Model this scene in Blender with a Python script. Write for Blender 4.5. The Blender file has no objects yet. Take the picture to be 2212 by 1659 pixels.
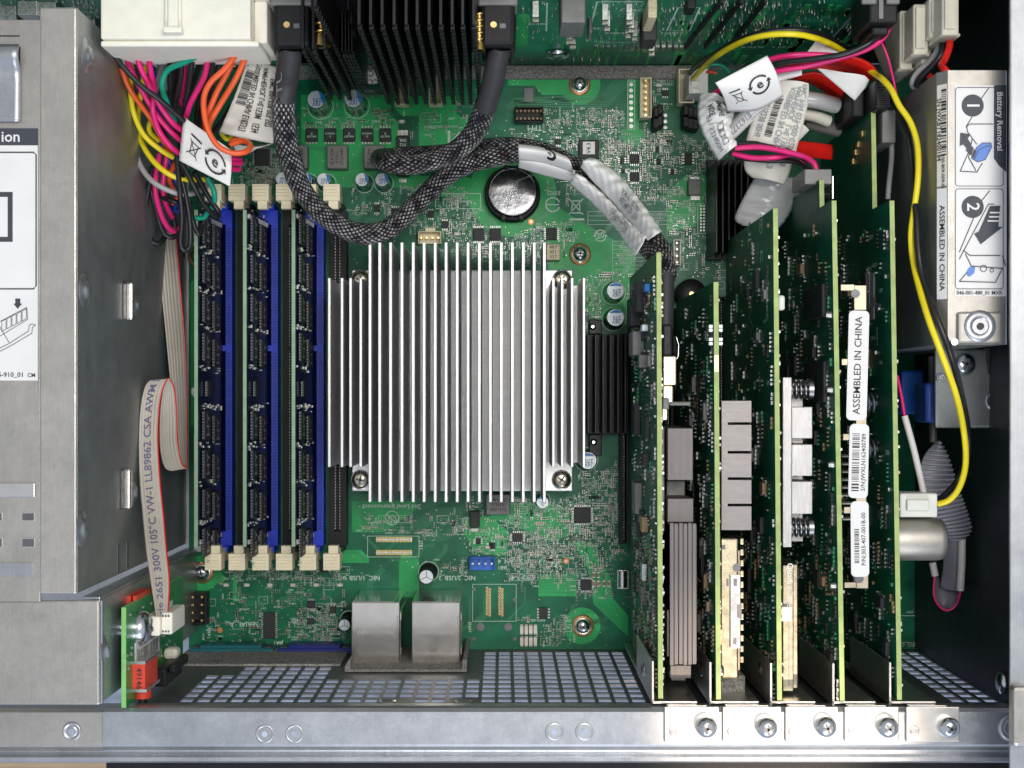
import bpy, math, random
from mathutils import Vector, Matrix
RN = random.Random(11)
pi = math.pi
SC = bpy.context.scene
SC.unit_settings.scale_length = 0.0195          # one unit is about two centimetres
CX, CY, D = 1086.0, 862.0, 30.0                 # optical axis of the photo and camera height

# ---------------------------------------------------------------- camera
cam_d = bpy.data.cameras.new('camera'); cam = bpy.data.objects.new('camera', cam_d)
SC.collection.objects.link(cam); SC.camera = cam
cam.location = (0, 0, D); cam.rotation_euler = (0, 0, 0)
cam_d.sensor_width = 36; cam_d.lens = 36*3000/2212.0
cam_d.shift_x = (1106-CX)/2212.0; cam_d.shift_y = (CY-829.5)/2212.0
cam_d.clip_start = .5; cam_d.clip_end = 400
# ---------------------------------------------------------------- world and lamps
W = bpy.data.worlds.new('World'); SC.world = W; W.use_nodes = True
wn = W.node_tree.nodes; wl = W.node_tree.links
bg = wn['Background']
tc = wn.new('ShaderNodeTexCoord'); sx = wn.new('ShaderNodeSeparateXYZ'); mr = wn.new('ShaderNodeMapRange')
cr = wn.new('ShaderNodeValToRGB')
wl.new(tc.outputs['Generated'], sx.inputs[0]); wl.new(sx.outputs['Y'], mr.inputs['Value'])
mr.inputs['From Min'].default_value = -1; mr.inputs['From Max'].default_value = 1
wl.new(mr.outputs[0], cr.inputs[0]); wl.new(cr.outputs[0], bg.inputs[0])
el = cr.color_ramp.elements
el[0].position = 0; el[0].color = (.62, .76, 1, 1)
el[1].position = 1; el[1].color = (.5, .5, .5, 1)
e = el.new(.45); e.color = (.80, .86, .95, 1)
bg.inputs[1].default_value = .66
def area(name, loc, tgt, size, power, col, sy=None):
    l = bpy.data.lights.new(name, 'AREA'); l.energy = power; l.color = col; l.size = size
    if sy: l.shape = 'RECTANGLE'; l.size_y = sy
    o = bpy.data.objects.new(name, l); SC.collection.objects.link(o); o.location = loc
    o.rotation_euler = (Vector(tgt)-Vector(loc)).to_track_quat('-Z', 'Y').to_euler(); return o
area('ceiling_lamp', (8, 6, 44), (0, 0, 0), 15, 9300, (1, .965, .91), 20)
area('window_light', (4, -40, 34), (0, -4, 0), 16, 8800, (.90, .94, 1))
sl = bpy.data.lights.new('sun_patch', 'SPOT'); sl.energy = 170000; sl.color = (1, .80, .62); sl.spot_size = math.radians(4.4); sl.spot_blend = .55; sl.shadow_soft_size = .5
so = bpy.data.objects.new('sun_patch', sl); SC.collection.objects.link(so); so.location = (22, -34, 56)
so.rotation_euler = (Vector((4.8, -5.7, 6))-Vector(so.location)).to_track_quat('-Z', 'Y').to_euler()
SC.view_settings.view_transform = 'Standard'; SC.view_settings.look = 'None'
SC.view_settings.exposure = 0; SC.view_settings.gamma = 1
SC.render.engine = 'CYCLES'
SC.cycles.max_bounces = 6; SC.cycles.diffuse_bounces = 3; SC.cycles.glossy_bounces = 4

# ---------------------------------------------------------------- materials
def pm(name, col, metal=0, rough=.5, var=.12, scale=3, bump=0, bscale=40, spec=.5, rv=.1, stretch=None, coat=0, trans=0):
    m = bpy.data.materials.new(name); m.use_nodes = True
    n = m.node_tree.nodes; l = m.node_tree.links; b = n['Principled BSDF']
    t = n.new('ShaderNodeTexCoord'); src = t.outputs['Object']
    if stretch:
        mp = n.new('ShaderNodeMapping'); mp.inputs['Scale'].default_value = stretch; l.new(src, mp.inputs[0]); src = mp.outputs[0]
    z = n.new('ShaderNodeTexNoise'); z.inputs['Scale'].default_value = scale; z.inputs['Detail'].default_value = 5
    l.new(src, z.inputs['Vector'])
    r = n.new('ShaderNodeValToRGB')
    r.color_ramp.elements[0].position = .3; r.color_ramp.elements[1].position = .7
    r.color_ramp.elements[0].color = [c*(1-var) for c in col]+[1]
    r.color_ramp.elements[1].color = [min(1, c*(1+var)) for c in col]+[1]
    l.new(z.outputs[0], r.inputs[0]); l.new(r.outputs[0], b.inputs['Base Color'])
    b.inputs['Metallic'].default_value = metal
    q = n.new('ShaderNodeMapRange'); q.inputs['To Min'].default_value = max(.02, rough-rv); q.inputs['To Max'].default_value = rough+rv
    z2 = n.new('ShaderNodeTexNoise'); z2.inputs['Scale'].default_value = scale*2.7; z2.inputs['Detail'].default_value = 3
    l.new(src, z2.inputs['Vector']); l.new(z2.outputs[0], q.inputs[0]); l.new(q.outputs[0], b.inputs['Roughness'])
    b.inputs['Specular IOR Level'].default_value = spec
    if coat: b.inputs['Coat Weight'].default_value = coat; b.inputs['Coat Roughness'].default_value = .15
    if trans: b.inputs['Subsurface Weight'].default_value = trans; b.inputs['Subsurface Radius'].default_value = (.2, .2, .2); b.inputs['Subsurface Scale'].default_value = .3
    if bump:
        z3 = n.new('ShaderNodeTexNoise'); z3.inputs['Scale'].default_value = bscale; z3.inputs['Detail'].default_value = 4
        l.new(src, z3.inputs['Vector'])
        bp = n.new('ShaderNodeBump'); bp.inputs['Strength'].default_value = bump; bp.inputs['Distance'].default_value = .02
        l.new(z3.outputs[0], bp.inputs['Height']); l.new(bp.outputs[0], b.inputs['Normal'])
    return m
def galv(name, col, rough=.38, metal=.9):
    m = pm(name, col, metal, rough, .09, 1.1, .06, 90)
    n = m.node_tree.nodes; l = m.node_tree.links; b = n['Principled BSDF']
    t = [x for x in n if x.type == 'TEX_COORD'][0]
    v = n.new('ShaderNodeTexVoronoi'); v.inputs['Scale'].default_value = 11
    l.new(t.outputs['Object'], v.inputs['Vector'])
    mx = n.new('ShaderNodeMix'); mx.data_type = 'RGBA'; mx.blend_type = 'MULTIPLY'; mx.inputs[0].default_value = .09
    r = [x for x in n if x.type == 'VALTORGB'][0]
    # scuffs: long faint scratches over fine grain
    mp = n.new('ShaderNodeMapping'); mp.inputs['Scale'].default_value = (26, 1.2, 1.2); mp.inputs['Rotation'].default_value = (0, 0, .25); l.new(t.outputs['Object'], mp.inputs[0])
    sc = n.new('ShaderNodeTexNoise'); sc.inputs['Scale'].default_value = 2.2; sc.inputs['Detail'].default_value = 6; l.new(mp.outputs[0], sc.inputs['Vector'])
    gr = n.new('ShaderNodeTexNoise'); gr.inputs['Scale'].default_value = 30; gr.inputs['Detail'].default_value = 6; gr.inputs['Roughness'].default_value = .8; l.new(t.outputs['Object'], gr.inputs['Vector'])
    sm = n.new('ShaderNodeMath'); sm.operation = 'ADD'; l.new(sc.outputs[0], sm.inputs[0]); l.new(gr.outputs[0], sm.inputs[1])
    sr = n.new('ShaderNodeMapRange'); sr.inputs['From Min'].default_value = .6; sr.inputs['From Max'].default_value = 1.4; sr.inputs['To Min'].default_value = .87; sr.inputs['To Max'].default_value = 1.09; l.new(sm.outputs[0], sr.inputs[0])
    mg = n.new('ShaderNodeMix'); mg.data_type = 'RGBA'; mg.blend_type = 'MULTIPLY'; mg.inputs[0].default_value = 1; l.new(r.outputs[0], mg.inputs[6]); l.new(sr.outputs[0], mg.inputs[7])
    l.new(mg.outputs[2], mx.inputs[6]); bw = n.new('ShaderNodeRGBToBW'); l.new(v.outputs['Color'], bw.inputs[0]); l.new(bw.outputs[0], mx.inputs[7]); l.new(mx.outputs[2], b.inputs['Base Color'])
    # fine speckle of the zinc coat
    s = n.new('ShaderNodeTexNoise'); s.inputs['Scale'].default_value = 42; s.inputs['Detail'].default_value = 2
    l.new(t.outputs['Object'], s.inputs['Vector'])
    a = n.new('ShaderNodeMath'); a.operation = 'MULTIPLY_ADD'; a.inputs[1].default_value = .3; a.inputs[2].default_value = -.15
    l.new(s.outputs[0], a.inputs[0])
    q = [x for x in n if x.type == 'MAP_RANGE'][0]
    ad = n.new('ShaderNodeMath'); ad.operation = 'ADD'; l.new(q.outputs[0], ad.inputs[0]); l.new(a.outputs[0], ad.inputs[1])
    l.new(ad.outputs[0], b.inputs['Roughness'])
    return m
M = {}
M['steel'] = galv('galvanised_steel', (.50, .51, .53))
M['steel_warm'] = galv('galvanised_steel_cover', (.50, .475, .435), .46)
M['steel_side'] = galv('cage_side_steel', (.40, .42, .415), .50)
M['steel_dark'] = galv('dark_sheet_steel', (.17, .18, .21), .5, .8)
M['steel_shade'] = galv('shaded_sheet_steel', (.050, .055, .068), .5, .6)  # steel darkened in its colour to stand for shade
M['steel_mesh'] = galv('perforated_steel', (.21, .215, .22), .5, .8)
M['steel_bright'] = pm('nickel_plate', (.78, .75, .72), 1, .25, .06, 2, .03, 60)
M['bracket'] = pm('bracket_steel', (.72, .68, .63), 1, .36, .08, 3, .08, 70)
M['port'] = pm('port_shield', (.82, .76, .69), 1, .17, .12, 1.2, .22, 1.3, rv=.05)
M['alu'] = pm('aluminium_fin', (.68, .67, .67), 1, .46, .05, 2, .08, 30, stretch=(6, .25, 6))
M['alu_base'] = pm('aluminium_base', (.80, .80, .80), 1, .42, .05, 2, .15, 40, stretch=(1, 12, 1))
M['alu_warm'] = pm('aluminium_block', (.26, .24, .235), .7, .48, .05, 3, .05, 80, stretch=(1, 8, 1))
M['alu_dark'] = pm('grey_anodised_block', (.17, .155, .15), .6, .5, .08, 3, .1, 50, stretch=(10, .4, 1))
M['bracket_gold'] = pm('gold_bracket_metal', (.46, .40, .30), 1, .45, .15, 3, .08, 70)
M['cooler_alu'] = pm('milled_aluminium', (.56, .54, .53), 1, .45, .12, 3, .25, 30, stretch=(14, .6, 1))
M['gold_cage'] = pm('cage_metal', (.52, .45, .32), 1, .28, .1, 3, .05, 40)
M['screw'] = pm('zinc_screw', (.66, .68, .70), 1, .22, .1, 6)
M['screw_dark'] = pm('recess_metal', (.16, .16, .17), .8, .5)
M['brass_screw'] = pm('nickel_screw', (.62, .55, .44), 1, .25, .1, 6)
M['solder'] = pm('solder', (.46, .47, .44), 1, .42, .3, 20)
M['lead'] = pm('pin_metal', (.30, .31, .31), .9, .4, .2, 20)
M['copper'] = pm('copper_ring', (.78, .36, .16), .8, .4, .2, 14)
M['gold'] = pm('gold_plate', (.83, .60, .25), 1, .3, .15, 12)
M['pcb'] = pm('solder_mask_dark', (.006, .148, .070), 0, .38, .35, 1.6, .12, 60, .3)
M['pcb_mid'] = pm('solder_mask_midplane', (.010, .19, .10), 0, .36, .3, 1.2, .12, 60, .4)
M['pcb_copper'] = pm('solder_mask_copper', (.026, .41, .115), 0, .38, .18, 2.0, .06, 60, .3)  # greener mask where copper lies beneath
M['trace'] = pm('trace', (.03, .26, .11), 0, .35, .2, 3)
M['pcb_card'] = pm('card_mask', (.004, .088, .046), 0, .42, .3, 2, .1, 40, .3)
M['pcb_small'] = pm('small_board_mask', (.01, .20, .05), 0, .3, .2, 3)
M['pcb_edge'] = pm('board_edge', (.36, .45, .15), 0, .55, .16, 5, .25, 22)
M['pcb_edge_small'] = pm('board_edge_bright', (.22, .52, .16), 0, .5, .10, 6, .1, 30)
M['dimm_edge'] = pm('module_edge', (.26, .40, .26), 0, .5, .12, 4)
M['dimm_face'] = pm('module_mask', (.004, .010, .032), 0, .32, .3, 4)
M['silk'] = pm('silkscreen', (.60, .75, .64), 0, .6, .06, 9)
M['black'] = pm('black_plastic', (.012, .012, .013), 0, .45, .2, 4, .1, 60, .28)
M['chip'] = pm('chip_epoxy', (.035, .035, .037), 0, .55, .15, 5, .12, 80, .35)
M['chip_grey'] = pm('inductor_grey', (.20, .195, .185), .2, .5, .12, 5, .15, 80)
M['anod'] = pm('black_anodised', (.014, .014, .016), .5, .38, .15, 4, .1, 40)
M['blk_rub'] = pm('heat_shrink', (.040, .038, .042), 0, .52, .12, 5, .25, 14)
M['ivory'] = pm('ivory_nylon', (.88, .79, .56), 0, .5, .05, 4, .05, 60, trans=.15)
M['cream'] = pm('cream_nylon', (.90, .86, .74), 0, .45, .04, 4, trans=.15)
M['white_pl'] = pm('white_plastic', (.72, .72, .66), 0, .45, .05, 4, trans=.1)
M['milky'] = pm('milky_nylon', (.60, .57, .46), 0, .42, .12, 3, trans=.4)
M['blue_slot'] = pm('blue_slot_plastic', (.014, .045, .62), 0, .38, .12, 4)
M['blue_conn'] = pm('blue_connector', (.02, .15, .62), 0, .42, .12, 4)
M['blue_tab'] = pm('blue_latch', (.06, .13, .55), 0, .45, .1, 4)
M['teal_conn'] = pm('teal_connector', (.004, .12, .14), 0, .4, .12, 4)
M['navy_conn'] = pm('navy_connector', (.004, .015, .20), 0, .4, .12, 4)
M['capcan'] = pm('capacitor_can', (.68, .70, .72), 1, .28, .05, 6)
M['coin'] = pm('coin_steel', (.20, .20, .205), 1, .13, .1, 2, .3, 2.5, rv=.05)
M['can_matte'] = pm('brushed_can', (.50, .47, .42), .9, .5, .08, 2, .1, 30)
M['captop'] = pm('capacitor_top', (.70, .75, .78), .3, .4, .05, 6)
M['capblue'] = pm('capacitor_blue', (.01, .22, .62), 0, .4, .05, 6)
M['capink'] = pm('capacitor_print', (.03, .12, .35), 0, .5)
M['tan'] = pm('ceramic_tan', (.30, .20, .10), 0, .45, .25, 20)
M['tan_l'] = pm('ceramic_light', (.62, .52, .33), 0, .45, .2, 20)
M['brown'] = pm('resistor_black', (.03, .028, .025), 0, .5, .3, 20)
M['foam'] = pm('conductive_foam', (.26, .25, .235), .1, .85, .5, 22, .9, 34, .2)
M['label'] = pm('label_paper', (.80, .79, .78), 0, .5, .03, 2)
M['label2'] = pm('label_cream', (.72, .69, .60), 0, .55, .05, 2)
M['vinyl'] = pm('label_vinyl', (.84, .82, .79), 0, .34, .05, 2, .12, 7)
M['film'] = pm('clear_film_label', (.50, .50, .50), 0, .2, .08, 2, .2, 5, trans=.2)
M['ink'] = pm('black_ink', (.03, .028, .03), 0, .5)
M['ink_brown'] = pm('brown_ink', (.055, .035, .03), 0, .5)
M['ink_violet'] = pm('violet_ink', (.13, .12, .22), 0, .5)
M['ink_grey'] = pm('dark_grey_ink', (.05, .055, .07), 0, .5)
M['ink_blue'] = pm('light_blue_ink', (.12, .25, .65), 0, .5)
M['ink_mid'] = pm('mid_grey_ink', (.30, .31, .33), 0, .5)
M['w_black'] = pm('black_wire', (.014, .014, .016), 0, .36, .15, 3, .04, 20)
M['w_pink'] = pm('pink_wire', (.80, .02, .20), 0, .36, .06, 3)
M['w_orange'] = pm('orange_wire', (.85, .115, .025), 0, .36, .06, 3)
M['w_yellow'] = pm('yellow_wire', (.86, .70, .015), 0, .36, .06, 3)
M['w_green'] = pm('green_wire', (.005, .34, .22), 0, .36, .06, 3)
M['w_blue'] = pm('blue_wire', (.01, .06, .42), 0, .36, .06, 3)
M['w_grey'] = pm('grey_wire', (.36, .35, .35), 0, .4, .06, 3)
M['w_red'] = pm('red_wire', (.72, .015, .01), 0, .3, .08, 3)
M['w_white'] = pm('white_wire', (.70, .66, .64), 0, .4, .06, 3)
M['ribbon'] = pm('ribbon_grey', (.52, .47, .40), 0, .42, .05, 3)
M['ribbon_d'] = pm('ribbon_slate', (.33, .33, .38), 0, .45, .08, 3)
M['red_pl'] = pm('red_plastic', (.68, .055, .025), 0, .42, .06, 3)
M['spring'] = pm('spring_steel', (.35, .35, .36), 1, .3)
M['gold_spring'] = pm('brass', (.72, .47, .16), 1, .3, .1, 8)
M['desk'] = pm('desk_sheet', (.40, .45, .57), 0, .6, .30, 2.2)
M['desk_tan'] = pm('desk_wood', (.50, .36, .22), 0, .5, .2, 1.2, stretch=(.3, 6, 1))
M['led'] = pm('led_lens', (.75, .70, .60), 0, .3, .1, 4)
M['orange_dot'] = pm('orange_pad', (.80, .22, .04), .3, .4, .1, 4)
# braided sleeve: crossing threads laid out in the tube's own UV
def braid():
    m = bpy.data.materials.new('braided_sleeve'); m.use_nodes = True
    n = m.node_tree.nodes; l = m.node_tree.links; b = n['Principled BSDF']
    uv = n.new('ShaderNodeUVMap'); s = n.new('ShaderNodeSeparateXYZ'); l.new(uv.outputs[0], s.inputs[0])
    def mth(op, a, c=None, d=None):
        x = n.new('ShaderNodeMath'); x.operation = op
        for i, k in enumerate((a, c, d)):
            if k is None: continue
            if isinstance(k, (int, float)): x.inputs[i].default_value = k
            else: l.new(k, x.inputs[i])
        return x.outputs[0]
    U = mth('MULTIPLY', s.outputs['X'], 16); V = mth('MULTIPLY', s.outputs['Y'], 7.4)
    def thread(sign):
        q = mth('ADD', U, mth('MULTIPLY', V, sign)); f = mth('FRACT', q)
        return mth('SUBTRACT', 1, mth('MULTIPLY', mth('ABSOLUTE', mth('SUBTRACT', f, .5)), 3.4))
    a = mth('MAXIMUM', thread(1), 0); c = mth('MAXIMUM', thread(-1), 0); h = mth('MAXIMUM', a, c)
    nz = n.new('ShaderNodeTexNoise'); nz.inputs['Scale'].default_value = 6; tcx = n.new('ShaderNodeTexCoord'); l.new(tcx.outputs['Object'], nz.inputs['Vector'])
    nz2 = n.new('ShaderNodeTexNoise'); nz2.inputs['Scale'].default_value = 1.6; l.new(uv.outputs[0], nz2.inputs['Vector'])
    r = n.new('ShaderNodeValToRGB'); r.color_ramp.interpolation = 'LINEAR'
    r.color_ramp.elements[0].position = .2; r.color_ramp.elements[0].color = (.012, .011, .014, 1)
    r.color_ramp.elements[1].position = .85; r.color_ramp.elements[1].color = (.36, .345, .335, 1)
    both = mth('MULTIPLY', mth('MULTIPLY', a, c), 3.0)
    cell = mth('MULTIPLY', mth('SUBTRACT', 1, mth('MULTIPLY', h, 1.5)), mth('MAXIMUM', mth('MULTIPLY_ADD', nz.outputs[0], 3.4, -1.2), 0))  # pale cells paint the sleeve's glints into the base colour
    l.new(mth('ADD', cell, .1), r.inputs[0])
    # the coloured wires show a little through the open weave
    r2 = n.new('ShaderNodeValToRGB'); r2.color_ramp.interpolation = 'LINEAR'
    r2.color_ramp.elements[0].position = .34; r2.color_ramp.elements[0].color = (.012, .016, .05, 1)
    r2.color_ramp.elements[1].position = .66; r2.color_ramp.elements[1].color = (.10, .014, .012, 1)
    e = r2.color_ramp.elements.new(.45); e.color = (.012, .011, .012, 1); e = r2.color_ramp.elements.new(.57); e.color = (.012, .011, .012, 1)
    l.new(nz2.outputs[0], r2.inputs[0])
    mx = n.new('ShaderNodeMix'); mx.data_type = 'RGBA'; l.new(mth('GREATER_THAN', mth('ADD', h, mth('GREATER_THAN', nz.outputs[0], .40)), .3), mx.inputs[0])
    l.new(r2.outputs[0], mx.inputs[6]); l.new(r.outputs[0], mx.inputs[7]); l.new(mx.outputs[2], b.inputs['Base Color'])
    b.inputs['Roughness'].default_value = .34; b.inputs['Specular IOR Level'].default_value = .7
    bp = n.new('ShaderNodeBump'); bp.inputs['Strength'].default_value = .9; bp.inputs['Distance'].default_value = .03
    l.new(h, bp.inputs['Height']); l.new(bp.outputs[0], b.inputs['Normal'])
    return m
M['braid'] = braid()

# ---------------------------------------------------------------- geometry helpers
def P(u, v, z): s = (D-z)/D/100; return Vector(((u-CX)*s, -(v-CY)*s, z))
def PL(pts): return [P(*p) for p in pts]
def L(px, z): return px/100*(D-z)/D
def onX(u, v, X):                                # the point of the plane x = X seen at photo pixel (u, v)
    s = X/((u-CX)/100); z = D*(1-s); return Vector((X, -(v-CY)/100*s, z))
def onY(u, v, Y):
    s = Y/(-(v-CY)/100); z = D*(1-s); return Vector(((u-CX)/100*s, Y, z))
def smooth(pts, k=6):
    pts = [Vector(p) for p in pts]; out = []; n = len(pts)
    for i in range(n-1):
        a = pts[max(0, i-1)]; b = pts[i]; c = pts[i+1]; d = pts[min(n-1, i+2)]
        for j in range(k):
            t = j/k
            out.append(.5*((2*b)+(c-a)*t+(2*a-5*b+4*c-d)*t*t+(3*b-3*c+d-a)*t**3))
    out.append(pts[-1]); return out
_tc = {}
def glyphs(s):
    if s in _tc: return _tc[s]
    cu = bpy.data.curves.new('t', 'FONT'); cu.body = s; cu.align_x = 'CENTER'; cu.align_y = 'CENTER'; cu.resolution_u = 2; cu.offset = .012
    o = bpy.data.objects.new('t', cu); me = o.to_mesh()
    r = ([v.co.copy() for v in me.vertices], [tuple(p.vertices) for p in me.polygons])
    o.to_mesh_clear(); bpy.data.objects.remove(o); bpy.data.curves.remove(cu); _tc[s] = r; return r
class MB:
    def __init__(s, mat='steel'): s.v = []; s.f = []; s.mi = []; s.sm = []; s.uv = {}; s.ms = []; s.mat(mat)
    def mat(s, m):
        if m not in s.ms: s.ms.append(m)
        s.c = s.ms.index(m); return s
    def add(s, vs, fs, smooth=False, uvs=None):
        o = len(s.v); s.v.extend(vs)
        for i, f in enumerate(fs):
            if uvs: s.uv[len(s.f)] = uvs[i]
            s.f.append(tuple(o+k for k in f)); s.mi.append(s.c); s.sm.append(smooth)
        return s
    def box(s, x0, y0, x1, y1, z0, z1):
        if x0 > x1: x0, x1 = x1, x0
        if y0 > y1: y0, y1 = y1, y0
        return s.add([(x0, y0, z0), (x1, y0, z0), (x1, y1, z0), (x0, y1, z0), (x0, y0, z1), (x1, y0, z1), (x1, y1, z1), (x0, y1, z1)],
                     [(3, 2, 1, 0), (4, 5, 6, 7), (0, 1, 5, 4), (1, 2, 6, 5), (2, 3, 7, 6), (3, 0, 4, 7)])
    def pb(s, u0, v0, u1, v1, z0, z1):           # box whose top face covers this pixel rectangle
        a = P(u0, v1, z1); b = P(u1, v0, z1); return s.box(a.x, a.y, b.x, b.y, z0, z1)
    def obox(s, c, ax, ay, az):
        c, ax, ay, az = map(Vector, (c, ax, ay, az))
        vs = [c+i*ax+j*ay+k*az for k in (-1, 1) for (i, j) in ((-1, -1), (1, -1), (1, 1), (-1, 1))]
        return s.add(vs, [(3, 2, 1, 0), (4, 5, 6, 7), (0, 1, 5, 4), (1, 2, 6, 5), (2, 3, 7, 6), (3, 0, 4, 7)])
    def extr(s, pts, vec, rim=None):             # flat polygon pushed along vec
        pts = [Vector(p) for p in pts]; vec = Vector(vec); n = len(pts)
        s.add(pts+[p+vec for p in pts], [tuple(range(n)), tuple(range(2*n-1, n-1, -1))])
        k = s.c
        if rim: s.mat(rim)
        s.add(pts+[p+vec for p in pts], [(i, i+n, (i+1) % n+n, (i+1) % n) for i in range(n)]); s.c = k; return s
    def cyl(s, p0, p1, r0, r1=None, n=16, smooth=True, cap=True):
        p0 = Vector(p0); p1 = Vector(p1); r1 = r0 if r1 is None else r1
        d = (p1-p0).normalized(); a = d.orthogonal().normalized(); b = d.cross(a)
        c = [(math.cos(2*pi*i/n), math.sin(2*pi*i/n)) for i in range(n)]
        s.add([p0+r0*(a*x+b*y) for x, y in c]+[p1+r1*(a*x+b*y) for x, y in c], [(i, (i+1) % n, (i+1) % n+n, i+n) for i in range(n)], smooth)
        if cap:
            s.add([p1+r1*(a*x+b*y) for x, y in c], [tuple(range(n))]); s.add([p0+r0*(a*x+b*y) for x, y in c], [tuple(range(n-1, -1, -1))])
        return s
    def lathe(s, o, prof, axis=(0, 0, 1), n=24):
        o = Vector(o); d = Vector(axis).normalized(); a = d.orthogonal().normalized(); b = d.cross(a); vs = []; fs = []
        for (r, h) in prof:
            for i in range(n): t = 2*pi*i/n; vs.append(o+d*h+r*(a*math.cos(t)+b*math.sin(t)))
        for k in range(len(prof)-1):
            for i in range(n): j = (i+1) % n; fs.append((k*n+i, k*n+j, (k+1)*n+j, (k+1)*n+i))
        s.add(vs, fs, True); s.add(vs[-n:], [tuple(range(n))]); return s
    def tube(s, pts, r, n=8, cap=True, flat=1.0, up=None, rf=None):
        pts = [Vector(p) for p in pts]; m = len(pts); vs = []; fs = []; uvs = []; ln = 0; T0 = (pts[1]-pts[0]).normalized()
        a = (Vector(up) if up else T0.orthogonal()); a = (a-T0*a.dot(T0)).normalized(); lens = []
        for i, p in enumerate(pts):
            T = (pts[min(i+1, m-1)]-pts[max(i-1, 0)]).normalized()
            a = (a-T*a.dot(T)).normalized(); b = T.cross(a)
            if i: ln += (p-pts[i-1]).length
            lens.append(ln); rr = r*(rf(i/(m-1)) if rf else 1)
            for k in range(n): t = 2*pi*k/n; vs.append(p+rr*(a*math.cos(t)*flat+b*math.sin(t)))
        for i in range(m-1):
            for k in range(n):
                j = (k+1) % n; fs.append((i*n+k, i*n+j, (i+1)*n+j, (i+1)*n+k))
                uvs.append(((k/n, lens[i]), ((k+1)/n, lens[i]), ((k+1)/n, lens[i+1]), (k/n, lens[i+1])))
        s.add(vs, fs, True, uvs)
        if cap: s.add(vs[:n], [tuple(range(n-1, -1, -1))]); s.add(vs[-n:], [tuple(range(n))])
        return s
    def spring(s, p0, p1, R, r, turns, n=6):
        p0 = Vector(p0); p1 = Vector(p1); d = p1-p0; a = d.orthogonal().normalized(); b = d.normalized().cross(a); N = int(turns*14)
        return s.tube([p0+d*i/N+R*(a*math.cos(2*pi*i/14)+b*math.sin(2*pi*i/14)) for i in range(N+1)], r, n)
    def grid(s, fn, nu, nv, smooth=True):
        vs = [Vector(fn(i/nu, j/nv)) for j in range(nv+1) for i in range(nu+1)]
        return s.add(vs, [(j*(nu+1)+i, j*(nu+1)+i+1, (j+1)*(nu+1)+i+1, (j+1)*(nu+1)+i) for j in range(nv) for i in range(nu)], smooth)
    def strip(s, pts, w, z):                     # flat line in the plane z
        pts = [Vector((p[0], p[1], 0)) for p in pts]
        L_ = []; R_ = []
        for i, p in enumerate(pts):
            a = (p-pts[i-1]).normalized() if i else None; b = (pts[i+1]-p).normalized() if i < len(pts)-1 else None
            if a is None: t = b; k = 1
            elif b is None: t = a; k = 1
            else: t = (a+b).normalized() if (a+b).length > 1e-6 else a; k = min(2, 1/max(.3, t.dot(a)))
            nn = Vector((-t.y, t.x, 0))*w/2*k; L_.append((p.x+nn.x, p.y+nn.y, z)); R_.append((p.x-nn.x, p.y-nn.y, z))
        n = len(pts); return s.add(L_+R_, [(i+n, i+1+n, i+1, i) for i in range(n-1)])
    def map2(s, polys, fn, eps=0):               # 2D drawing (list of (mat, verts, faces)) laid on a surface
        for k, (m, vs, fs) in enumerate(polys): s.mat(m).add([Vector(fn(v[0], v[1]))+Vector((0, 0, k*eps)) for v in vs], fs)
        return s
    def build(s, name, parent=None, bevel=0, solid=0, loc=None, label=None, seg=2):
        me = bpy.data.meshes.new(name)
        vs = [tuple(v) for v in s.v]
        if loc is not None: vs = [(x-loc[0], y-loc[1], z-loc[2]) for x, y, z in vs]
        me.from_pydata(vs, [], s.f)
        for m in s.ms: me.materials.append(M[m])
        me.polygons.foreach_set('material_index', s.mi); me.polygons.foreach_set('use_smooth', s.sm)
        if s.uv:
            uv = me.uv_layers.new(name='UVMap')
            for fi, c in s.uv.items():
                p = me.polygons[fi]
                for li, q in zip(p.loop_indices, c): uv.data[li].uv = q
        me.update()
        o = bpy.data.objects.new(name, me); SC.collection.objects.link(o)
        if loc is not None: o.location = loc
        setpar(o, parent)
        if bevel:
            b = o.modifiers.new('bevel', 'BEVEL'); b.width = bevel; b.segments = seg; b.limit_method = 'ANGLE'; b.angle_limit = math.radians(40)
        if solid:
            b = o.modifiers.new('solid', 'SOLIDIFY'); b.thickness = solid; b.offset = 0
        if label: o['label'] = label
        return o
def wloc(o):
    v = Vector(o.location)
    while o.parent: o = o.parent; v = v+Vector(o.location) if not o.get('_flat') else v
    return v
def setpar(o, parent):
    if parent is not None:
        o.parent = parent; o.matrix_parent_inverse = Matrix.Translation(-Vector(parent.get('_w', (0, 0, 0))))
        o['_w'] = list(o.location)
    else: o['_w'] = list(o.location)
def tag(o, label=None, cat=None, group=None, kind=None):
    if label: o['label'] = label
    if cat: o['category'] = cat
    if group: o['group'] = group
    if kind: o['kind'] = kind
    return o
def thing(name, label, cat, loc=(0, 0, 0), group=None):
    o = bpy.data.objects.new(name, None); SC.collection.objects.link(o); o.location = loc; o.empty_display_size = .2
    o['_w'] = list(loc); return tag(o, label, cat, group)
def inst(src, name, loc, parent=None, rz=0):     # same mesh again at another spot
    o = bpy.data.objects.new(name, src.data); SC.collection.objects.link(o); o.location = loc; o.rotation_euler = (0, 0, rz); setpar(o, parent)
    for m in src.modifiers:
        k = o.modifiers.new(m.name, m.type)
        if m.type == 'BEVEL': k.width = m.width; k.segments = m.segments; k.limit_method = 'ANGLE'; k.angle_limit = m.angle_limit
    return o
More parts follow.
